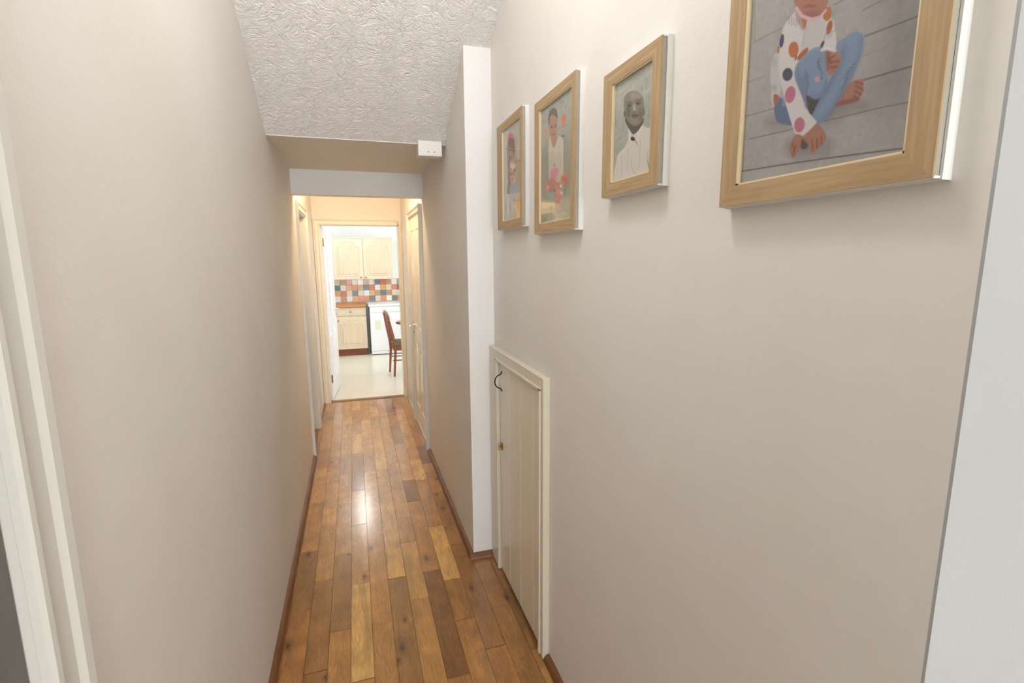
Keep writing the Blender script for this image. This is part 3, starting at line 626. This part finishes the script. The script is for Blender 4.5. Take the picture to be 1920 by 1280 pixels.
p.poly([(692, 290), (715, 300), (712, 350), (700, 400)], SK2, 4, .7); p.line([(668, 285), (700, 276), (745, 290)], (222, 210, 206), .004, .9)
p.poly([(505, 790), (528, 765), (562, 782), (556, 820), (535, 855), (515, 895), (498, 898), (484, 850), (492, 815)], SK)
p.poly([(560, 790), (600, 745), (640, 704), (665, 725), (692, 770), (690, 800), (665, 830), (640, 850), (622, 880), (607, 868), (600, 830), (575, 815)], SK)
p.poly([(555, 795), (566, 800), (592, 830), (570, 852), (548, 842)], (82, 66, 60), 2, .85)
for a, b in (((612, 800), (618, 860)), ((640, 790), (642, 845)), ((665, 780), (668, 825)), ((500, 820), (510, 850)), ((520, 830), (505, 880))): p.line([a, b], SK2, .0022, .8, 2)
p.line([(617, 880), (625, 850)], (190, 130, 112), .002, .6, 2)
for cx, cy, k in ((655, 385, 1), (812, 430, 1.25)):
    for i in range(9):
        a = i*.8; dx = (i-4)*(-8 if k > 1 else 2); dy = (i-4)*14 if k == 1 else (i-4)*17
        p.line([(cx+dx+14*math.cos(a), cy+dy+10*math.sin(a)), (cx+dx-10*math.sin(a), cy+dy+9*math.cos(a)), (cx+dx+6, cy+dy+12)], (86, 92, 106), .0011, .8)
p.ell(642, 452, 16, 18, (196, 146, 150), 0, 2)
p.poly([(505, -40), (508, 0), (524, 50), (556, 92), (608, 104), (655, 92), (690, 50), (706, 0), (712, -60), (700, -190), (620, -250), (530, -190)], SK)     # face
p.poly([(560, 90), (608, 104), (655, 92), (640, 72), (580, 72)], SK2, 10, .6); p.line([(522, 45), (556, 92), (608, 110), (658, 98), (690, 60)], (214, 172, 176), .0045, .95)
p.line([(572, 40), (592, 34), (612, 38), (628, 36)], (146, 72, 72), .004, .8, 3); p.line([(580, 50), (605, 52), (622, 46)], (180, 112, 108), .004, .6, 3)
p.poly([(500, -80), (520, -170), (600, -215), (690, -180), (715, -90), (740, -160), (715, -290), (610, -330), (510, -280), (480, -170)], (52, 40, 36), 2)
for ex in (562, 650): p.ell(ex, -85, 16, 9, (40, 30, 28), 0, 2); p.ell(ex, -118, 22, 5, (70, 50, 42), 0, 2, .7)
p.line([(606, -60), (598, -12), (616, -8)], SK2, .003, .7, 3)
GD = 1.0
p.wash(.04, cool=1.05)
picture('largest framed photograph at the right: seated child in spotted top and blue leggings', .790, .432, 1.689, 2.165, .753, .467, 1.722, 2.132, p, GD)
# --- grey portrait of a man
q = [(101.3, 1107.7), (379.5, 1026.3), (408.9, 216.5), (118.2, 410.4)]
p = Print(q, .182, .238, 120, 156, (160, 158, 152))
p.poly([(100, 640), (100, 1150), (400, 1100), (400, 500), (250, 700)], (146, 144, 136), 30, .6)
for l in ([(110, 540), (250, 430)], [(120, 470), (260, 400), (400, 300)], [(110, 850), (220, 760)], [(300, 480), (400, 420)], [(110, 800), (170, 740)]): p.line(l, (182, 180, 173), .004, .5, 6)
p.noise(5, 6, 9); p.noise(2, 1.5, 10)
p.poly([(218, 725), (250, 765), (310, 700), (345, 712), (392, 750), (400, 1060), (120, 1130), (132, 940), (150, 890), (185, 855), (212, 800)], (196, 184, 176))
for l in ([(235, 930), (240, 1000), (265, 1045)], [(350, 880), (352, 960), (366, 1010)], [(170, 900), (165, 1060)], [(300, 800), (290, 1000)], [(215, 860), (205, 1000)]): p.line(l, (150, 142, 138), .002, .7, 2)
p.line([(352, 950), (362, 1012)], (70, 66, 62), .002, .8)
p.poly([(195, 640), (215, 715), (250, 758), (300, 712), (318, 640)], (84, 74, 66))
p.poly([(183, 520), (190, 490), (215, 462), (255, 452), (295, 468), (320, 510), (328, 570), (322, 630), (300, 680), (265, 700), (228, 685), (198, 640), (184, 580)], (128, 115, 104))
p.ell(190, 615, 8, 24, (92, 82, 74)); p.ell(324, 600, 9, 28, (112, 102, 94))
p.poly([(230, 470), (275, 462), (300, 490), (285, 515), (235, 515)], (150, 138, 126), 8, .8); p.ell(215, 600, 14, 40, (82, 73, 66), 0, 8, .7); p.ell(300, 620, 12, 40, (88, 79, 72), 0, 8, .6)
for ex, ey in ((222, 556), (284, 540)): p.ell(ex, ey, 18, 10, (70, 62, 57), -8, 3, .8); p.ell(ex, ey+1, 7, 4, (38, 34, 32), 0, 1); p.line([(ex-20, ey-18), (ex, ey-25), (ex+18, ey-20)], (72, 64, 58), .0022, .8, 2)
p.ell(258, 575, 9, 30, (176, 164, 152), -4, 4, .9); p.ell(258, 602, 14, 6, (74, 66, 60), 0, 3, .8)
p.poly([(238, 624), (262, 616), (284, 622), (282, 634), (262, 630), (242, 636)], (66, 58, 53), 2, .9); p.ell(262, 640, 16, 5, (96, 74, 70), -5, 2, .9); p.ell(262, 668, 18, 9, (142, 130, 120), 0, 5, .7)
p.line([(212, 722), (232, 750), (222, 800)], (214, 206, 200), .004, .8, 2); p.line([(312, 704), (284, 745), (280, 800)], (214, 206, 200), .004, .8, 2)
p.poly([(232, 782), (246, 776), (262, 790), (256, 804), (236, 802)], (52, 42, 38), 1); p.line([(262, 800), (276, 822), (280, 838)], (84, 74, 70), .002, .9)
p.C = p.C*.8+np.mean(p.C, axis=2, keepdims=True)*.2+4
GD = 1.25
picture('framed grey portrait photograph of a bald man in a white shirt', 1.254, .994, 1.757, 2.058, 1.210, 1.028, 1.788, 2.026, p, GD)
# --- child in white with flowers
q = [(439.3, 1138.3), (722.2, 1084.8), (736.4, -100.5), (441.7, 132.7)]
p = Print(q, .278, .382, 130, 178, (160, 160, 154))
p.poly([(420, 480), (420, 940), (740, 900), (740, 380)], (146, 140, 128), 30, .9); p.poly([(420, 945), (560, 930), (740, 900), (740, 1120), (420, 1150)], (184, 172, 150), 8, .9)
p.poly([(425, 945), (550, 932), (552, 1040), (425, 1055)], (196, 178, 140), 2, .9); p.poly([(425, 1058), (550, 1042), (552, 1115), (425, 1142)], (140, 140, 128), 2, .9)
p.noise(5, 5, 21)
for l in ([(600, 70), (650, 40)], [(650, 100), (670, 85)], [(440, 480), (520, 430)], [(470, 230), (520, 200)], [(600, 290), (680, 250)], [(690, 322), (715, 318)]): p.line(l, (118, 116, 112), .003, .6, 2)
p.line([(620, 365), (645, 352)], (60, 60, 58), .006, .9, 2)
p.poly([(625, 185), (662, 160), (655, 240), (645, 280), (635, 270)], (214, 112, 78)); p.line([(645, 275), (642, 330)], (150, 120, 100), .001)
p.poly([(470, 305), (495, 290), (492, 345), (482, 372)], (208, 138, 104)); p.ell(495, 330, 8, 20, (206, 160, 132), 0, 2, .6)
p.poly([(512, 400), (540, 360), (600, 355), (640, 380), (642, 520), (640, 690), (610, 745), (560, 760), (520, 770), (510, 600)], (192, 180, 168))
p.poly([(534, 360), (590, 355), (575, 425), (556, 458), (540, 425)], (172, 124, 102))
p.poly([(514, 200), (530, 150), (555, 140), (585, 165), (590, 250), (586, 320), (572, 365), (545, 370), (522, 340), (513, 270)], (174, 126, 106))
p.poly([(510, 250), (512, 160), (530, 120), (560, 104), (585, 130), (592, 200), (582, 190), (550, 165), (524, 185), (518, 240)], (92, 84, 84), 2)
for ex in (540, 570): p.ell(ex, 275-(ex-540)*.3, 7, 8, (60, 48, 46), 0, 1.5)
p.ell(556, 300, 4, 12, (150, 104, 88), 0, 2, .7); p.line([(542, 345), (558, 340), (574, 332)], (150, 70, 66), .004, .8, 1.5)
p.ell(560, 610, 5, 20, (120, 116, 118), 20, 2, .7); p.line([(540, 470), (545, 600)], (165, 154, 146), .003, .6, 2); p.line([(610, 450), (615, 640), (590, 720)], (150, 140, 132), .003, .7, 2)
p.poly([(530, 670), (560, 640), (595, 640), (590, 700), (560, 740), (530, 740)], (212, 132, 150), 2)
p.poly([(495, 760), (530, 735), (575, 745), (570, 800), (545, 850), (505, 845)], (178, 112, 92), 3)
p.poly([(575, 740), (640, 690), (650, 710), (600, 770)], (196, 170, 156), 3)
for x, y, r, c in ((490, 800, 18, (214, 110, 110)), (500, 835, 14, (206, 130, 120)), (510, 870, 18, (128, 160, 146)), (540, 890, 18, (130, 164, 152)), (600, 790, 22, (214, 100, 84)), (640, 730, 20, (206, 96, 76)), (665, 700, 18, (206, 120, 84)), (668, 750, 20, (200, 92, 76)), (660, 790, 16, (190, 100, 84)), (590, 850, 24, (214, 124, 104)), (600, 900, 24, (214, 118, 94)), (595, 940, 18, (212, 120, 96)), (575, 965, 10, (206, 120, 100)), (565, 840, 9, (70, 76, 66)), (655, 830, 8, (110, 100, 90)), (625, 860, 14, (220, 196, 176)), (620, 800, 10, (232, 214, 190)), (505, 810, 8, (232, 210, 196))): p.ell(x, y, r, r*1.25, c, 0, 2.5, .92)
p.line([(590, 1025), (680, 1020)], (150, 136, 116), .003, .7, 2)
p.wash(.16)
GD = 1.3
picture('framed photograph, second from the far end, of a child in white holding flowers', 1.780, 1.427, 1.686, 2.134, 1.736, 1.458, 1.720, 2.102, p, GD)
# --- small girl with a red bow
q = [(115.2, 1117.0), (273.0, 1077.6), (269.6, 178.2), (107.6, 316.1)]
p = Print(q, .250, .379, 120, 182, (178, 172, 170))
p.poly([(190, 420), (290, 400), (290, 760), (220, 780)], (172, 154, 140), 14, .8); p.noise(5, 5, 31)
p.poly([(225, 470), (245, 380), (262, 380), (258, 560), (225, 560)], (200, 192, 190), 8, .8); p.poly([(210, 570), (258, 560), (258, 585), (212, 590)], (190, 132, 96), 3, .8)
p.poly([(145, 400), (170, 350), (200, 370), (210, 440), (205, 520), (185, 540), (165, 600), (170, 720), (185, 800), (170, 860), (140, 880), (150, 740), (142, 560)], (120, 92, 90), 2)
p.poly([(148, 560), (166, 560), (172, 760), (150, 760)], (138, 92, 88), 3, .8)
p.poly([(138, 370), (165, 330), (200, 350), (204, 378), (170, 372), (145, 400)], (212, 106, 92), 2)
p.ell(180, 500, 16, 52, (190, 138, 116), 0, 2); p.ell(178, 440, 18, 26, (116, 96, 96), 0, 3, .9); p.line([(172, 545), (190, 545)], (140, 70, 62), .005, .8, 2); p.ell(186, 478, 5, 6, (60, 48, 46)); p.ell(170, 480, 5, 6, (60, 48, 46))
p.poly([(168, 600), (195, 575), (222, 640), (222, 700), (205, 790), (178, 780), (165, 690)], (204, 180, 166), 2)
for x, y, c in ((180, 610, (220, 214, 210)), (205, 620, (226, 216, 206)), (175, 690, (176, 110, 90)), (200, 690, (190, 130, 104)), (190, 640, (232, 226, 220)), (188, 740, (184, 128, 106)), (210, 660, (166, 108, 90)), (180, 660, (214, 160, 136))): p.ell(x, y, 12, 20, c, 0, 2.5, .9)
p.poly([(172, 790), (235, 770), (250, 850), (200, 880), (165, 860)], (164, 164, 172), 3)
p.poly([(125, 880), (190, 870), (250, 860), (262, 900), (240, 1010), (160, 1050), (125, 970)], (198, 192, 188), 3)
for i in range(16):
    x = 130+(i*37 % 110); y = 890+(i*53 % 140); p.line([(x, y), (x+3, y+30)], (66, 64, 66), .004, .85, 1.6)
p.poly([(222, 920), (268, 900), (268, 1085), (232, 1092)], (222, 180, 104), 2, .9); p.ell(242, 960, 6, 40, (186, 140, 76), 0, 2, .8)
for x, y in ((130, 470), (98, 600), (250, 575)): p.line([(x, y), (x+16, y-4)], (80, 76, 76), .004, .8, 1.6)
p.wash(.14)
GD = 1.3
picture('framed photograph nearest the far end, small girl with a red bow', 2.272, 1.919, 1.726, 2.170, 2.198, 1.948, 1.760, 2.139, p, GD)
# ------------------------------------------------------------------ kitchen
def cabinet_door(name, parent, x0, x1, z0, z1, yf, t=.018, arch=.07, mg=.062):
    o = boxes(name, [(x0, x1, yf, yf+t, z0, z1)], 'maple', parent, bev=.002)
    bm = bmesh.new(); out = loop_pts(x0+mg, x1-mg, z0+mg, z1-mg*.8, arch); moulding(bm, out, yf, .005, .014)
    pin = loop_pts(x0+mg+.016, x1-mg-.016, z0+mg+.016, z1-mg*.8-.016, arch*.9); raised(bm, pin, yf, yf-.006, .02 if z1-z0 > .2 else .008)
    fin('raised_panel', bm, 'maple2', o); return o
def knob(parent, x, y, z, m_='brass'):
    bm = bmesh.new(); tube(bm, [(x, y, z), (x, y-.010, z), (x, y-.014, z), (x, y-.022, z), (x, y-.026, z)], [.005, .005, .013, .014, .008], 12); return fin('knob', bm, m_, parent, smooth=True)
def at(o, L): o.location = (-L[0], -L[1], -L[2]); return o
# base unit
L = (-.07, 9.04, 0); bu = thing('base_cabinet', 'pale wood kitchen base cabinet with a drawer and an arched door', 'cabinet', L)
at(boxes('carcass', [(-.31, .165, 8.768, 9.338, .118, .819)], 'maple', bu), L)
at(boxes('plinth', [(-.312, .157, 8.81, 8.83, .0, .118)], 'plinth', bu), L)
dwr = at(boxes('drawer_front', [(-.310, .163, 8.75, 8.768, .682, .808)], 'maple', bu, bev=.002), L)
bm = bmesh.new(); moulding(bm, loop_pts(-.268, .098, .712, .778), 8.75, .004, .010); fin('raised_panel', bm, 'maple2', dwr)
knob(dwr, -.085, 8.75, .744)
dd = at(cabinet_door('cabinet_door', bu, -.310, .166, .120, .662, 8.75, arch=.075), L); knob(dd, -.28, 8.75, .60)
tag(boxes('worktop', [(-.60, .163, 8.725, 9.338, .820, .856)], 'worktop', bev=.006, seg=2), 'orange brown wooden worktop on the base cabinet', 'worktop')
# wall unit
L = (.17, 9.17, 1.262); wu = thing('wall_cabinet', 'pale wood kitchen wall cabinet with two arched doors', 'cabinet', L)
at(boxes('carcass', [(-.31, .648, 9.02, 9.338, 1.262, 1.948)], 'maple', wu), L)
a = at(cabinet_door('cabinet_door', wu, -.312, .166, 1.268, 1.946, 9.0, arch=.09), L); knob(a, .118, 9.0, 1.30)
a = at(cabinet_door('cabinet_door', wu, .171, .650, 1.268, 1.946, 9.0, arch=.09), L); knob(a, .200, 9.0, 1.30)
at(boxes('cornice', [(-.318, .656, 8.99, 9.338, 1.946, 1.962)], 'maple', wu, bev=.003), L)
# washing machine
L = (.50, 9.0, 0); wm = thing('washing_machine', 'white kitchen appliance standing right of the base cabinet', 'appliance', L)
at(boxes('body', [(.222, .815, 8.715, 9.30, .012, .818)], 'app', wm, bev=.006, seg=2), L)
at(boxes('lid', [(.205, .830, 8.70, 9.32, .820, .856)], 'app', wm, bev=.008, seg=2), L)
at(boxes('front_panel', [(.228, .809, 8.700, 8.716, .07, .72)], 'app', wm, bev=.004), L)
at(boxes('control_strip', [(.228, .809, 8.700, 8.716, .725, .812)], 'app', wm, bev=.003), L)
at(boxes('kick_strip', [(.235, .80, 8.703, 8.716, .015, .065)], 'app', wm, bev=.002), L)
at(boxes('badge', [(.42, .50, 8.6985, 8.701, .763, .769)], 'appgrey', wm), L)
at(boxes('paper_label', [(.298, .392, 8.6990, 8.7008, .43, .59)], 'sticker', wm), L)
for x in (.25, .78):
    bm = bmesh.new(); tube(bm, [(x, 8.76, 0), (x, 8.76, .014)], .02, 10); at(fin('foot', bm, 'dark', wm), L)
tag(boxes('filler_panel', [(.168, .204, 8.95, 8.97, 0, .815)], 'appgrey'), 'narrow grey strip in the gap between cabinet and appliance', 'panel')
# splashback tiles
tb = st(boxes('trim_2', [(-.6, 1.45, 9.328, 9.3395, .857, 1.262)], 'grout'), 'coloured tile splashback above the worktop', 'splashback')
TC = dict(W=(238, 234, 228), B=(222, 206, 180), N=(188, 140, 92), R=(206, 92, 62), T=(70, 110, 112), S=(92, 104, 108), O=(222, 156, 84), Q=(206, 128, 78), A=(222, 130, 100), G=(104, 116, 96))
TR = ['BNRBWNBSRNW', 'TWOQOTRWOBA', 'ORBTBWONTNB', 'WNWOAQSBAWG']
rx = random.Random(3); th = .0965; tw = .0966; tmesh = None
for r, row in enumerate(TR):
    row = [rx.choice('WBNROTA') for _ in range(3)]+list(row)+[rx.choice('WBNROTAS') for _ in range(7)]
    for c, ch in enumerate(row):
        x = -.326+(c-3)*tw; z = 1.255-(r+1)*th
        if tmesh is None:
            bm = bmesh.new(); box(bm, 0, tw-.004, -.006, 0, 0, th-.004, bev=.0015); o = fin('tile', bm, 'tile', tb); tmesh = o.data
        else: o = new('tile', tmesh, tb)
        o.location = (x, 9.328, z); o.color = srgb([v*.88+244*.12 for v in TC[ch]])+(1,)
# chair (back to the left, seat to the right)
L = (.62, 7.14, 0); ch = thing('dining_chair', 'dark red brown wooden dining chair with an olive seat pad at the table', 'chair', L)
YA, YB = 7.31, 6.985
def upr(y, dx, ztop):
    return [(.425+dx, y, 0), (.440+dx, y, .18), (.452+dx, y, .34), (.446+dx, y, .46), (.424+dx, y, .58), (.400+dx, y, .70), (.383+dx, y, ztop-.05)]
def bar(pts, w, d, name, par, m_='maho'):
    """rectangular bar swept along pts lying near a y=const plane: w along y, d across"""
    bm = bmesh.new(); P = [Vector(p) for p in pts]; n = len(P)
    def fr(i):
        t = (P[min(i+1, n-1)]-P[max(i-1, 0)]).normalized(); a = Vector((0, 1, 0)); b = t.cross(a).normalized(); return a, b
    ww = w if isinstance(w, list) else [w]*n; dd = d if isinstance(d, list) else [d]*n; rings = []
    for i, p in enumerate(P):
        a, b = fr(i); c = .25
        prof = [(-1, -1+c), (-1+c, -1), (1-c, -1), (1, -1+c), (1, 1-c), (1-c, 1), (-1+c, 1), (-1, 1-c)]
        rings.append([bm.verts.new(p+a*u*ww[i]/2+b*v*dd[i]/2) for u, v in prof])
    for A, B in zip(rings, rings[1:]):
        for k in range(8): bm.faces.new((A[k], A[(k+1) % 8], B[(k+1) % 8], B[k]))
    bm.faces.new(rings[0]); bm.faces.new(rings[-1][::-1]); return fin(name, bm, m_, par, smooth=True)
at(bar(upr(YA, 0, .88), .026, [.026, .030, .036, .040, .036, .030, .028], 'leg', ch), L)
at(bar(upr(YB, .04, .84), .026, [.026, .030, .036, .040, .036, .030, .028], 'leg', ch), L)
bm = bmesh.new(); top = []; n = 14                                     # hooped crest rail
for i in range(n+1):
    a = math.pi*i/n; f = (1-math.cos(a))/2; y = YA+(YB-YA)*f; z = .82+(-.03*f)+.075*math.sin(a); top.append((.383+.04*f-.01*math.sin(a), y, z))
at(fin('crest_rail', (lambda b: (tube(b, top, [.014]+[.019]*(n-1)+[.014], 10), b)[1])(bmesh.new()), 'maho', ch, smooth=True), L)
for k, f in enumerate((.32, .5, .68)):
    y = YA+(YB-YA)*f; dx = .04*f; w_ = .020 if k != 1 else .055
    at(bar([(.452+dx, y, .46), (.430+dx, y, .56), (.402+dx, y, .68), (.383+dx, y, .80), (.378+dx, y, .875)], w_, .012, 'back_splat', ch), L)
at(bar([(.450, YA, .47), (.470, (YA+YB)/2, .475), (.490, YB, .47)], .03, .03, 'back_rail', ch), L)
at(boxes('seat_rail', [(.462, .90, 7.290, 7.315, .36, .43), (.482, .90, 6.970, 6.995, .36, .43), (.875, .90, 6.97, 7.315, .36, .43), (.465, .495, 6.99, 7.30, .36, .43)], 'maho', ch, bev=.004), L)
at(boxes('seat_pad', [(.475, .915, 6.965, 7.32, .428, .475)], 'cushion', ch, bev=.016, seg=3), L)
for y in (7.30, 6.985): at(bar([(.885, y, 0), (.886, y, .2), (.886, y, .40)], .03, [.024, .032, .036], 'leg', ch), L)
for y in (7.30, 6.985):
    bm = bmesh.new(); tube(bm, [(.455, y, .225), (.885, y, .225)], .008, 8); at(fin('stretcher', bm, 'maho', ch, smooth=True), L)
# table: only the rounded tip shows
L = (1.22, 7.3, 0); tbv = thing('dining_table', 'rounded edge of a wooden dining table beside the chair', 'table', L)
bm = bmesh.new(); pts = [(1.26+.74*math.cos(a), 7.12+.36*math.sin(a)) for a in [2*math.pi*i/40 for i in range(40)]]
prism(bm, pts, 'z', .715, .742); bmesh.ops.bevel(bm, geom=[e for e in bm.edges if abs(e.verts[0].co.z-e.verts[1].co.z) < 1e-5], offset=.008, segments=2, affect='EDGES')
at(fin('tabletop', bm, 'maho', tbv), L)
at(fin('apron', (lambda b: (prism(b, [(1.28+.66*math.cos(a), 7.12+.28*math.sin(a)) for a in [2*math.pi*i/32 for i in range(32)]], 'z', .645, .715), b)[1])(bmesh.new()), 'maho', tbv), L)
bm = bmesh.new(); tube(bm, [(1.22, 7.12, .10), (1.22, 7.12, .2), (1.22, 7.12, .4), (1.22, 7.12, .645)], [.07, .05, .035, .07], 14); at(fin('pedestal', bm, 'maho', tbv, smooth=True), L)
for k in range(4):
    a = math.pi/4+k*math.pi/2; c, s_ = math.cos(a), math.sin(a)
    bm = bmesh.new(); tube(bm, [(1.22+.03*c, 7.12+.03*s_, .17), (1.22+.2*c, 7.12+.2*s_, .11), (1.22+.36*c, 7.12+.36*s_, .025), (1.22+.40*c, 7.12+.40*s_, .018)], [.03, .026, .02, .016], 10); at(fin('foot', bm, 'maho', tbv, smooth=True), L)
# ------------------------------------------------------------------ lamps
def ceiling_lamp(label, x, y, z, r, m_, power, colr, wide=False):
    o = thing('ceiling_lamp', label, 'lamp', (x, y, z)); bm = bmesh.new(); tube(bm, [(0, 0, 0), (0, 0, -.02)], r*1.02, 24); fin('lamp_base', bm, 'fwhite', o)
    bm = bmesh.new(); tube(bm, [(0, 0, -.02), (0, 0, -.035), (0, 0, -.055), (0, 0, -.068), (0, 0, -.073)], [r*.96, r*.97, r*.8, r*.45, r*.1], 24); fin('lamp_shade', bm, m_, o, smooth=True)
    if wide: point('lamp_light', (x, y, z-.16), power, colr, .16)
    else: point('lamp_light', (x, y, z-.12), power, colr, .08)
    return o
ceiling_lamp('round ceiling lamp in the hall end beyond the beam', .07, 4.45, 2.62, .12, 'lamp', HALL_LAMP, (1, .72, .43))
ceiling_lamp('added round fill lamp on the unseen lobby ceiling', .7, -2.9, ZT, .14, 'fill_glow', LOBBY_FILL, (1, .96, .90))  # unseen lamp added as weak fill from behind
kb = thing('ceiling_light', 'bright tube light on the kitchen ceiling', 'light', (-.05, 8.0, 2.45))
boxes('housing', [(-.06, .06, -.62, .62, -.03, 0)], 'app', kb, bev=.004); boxes('tube', [(-.035, .035, -.6, .6, -.065, -.03)], 'batten', kb, bev=.012, seg=3)
ZP = yz(1.05)
pl = ceiling_lamp('added pendant fill lamp, out of view under the sloping ceiling', .06, 1.05, ZP-.2, .19, 'fill_glow', STAIR_FILL, (.97, .985, 1), True)  # invented pendant, added to brighten the hall walls and slope
bm = bmesh.new(); tube(bm, [(0, 0, 0), (0, 0, .2)], .004, 6); fin('cord', bm, 'fwhite', pl)  # cord of the added pendant
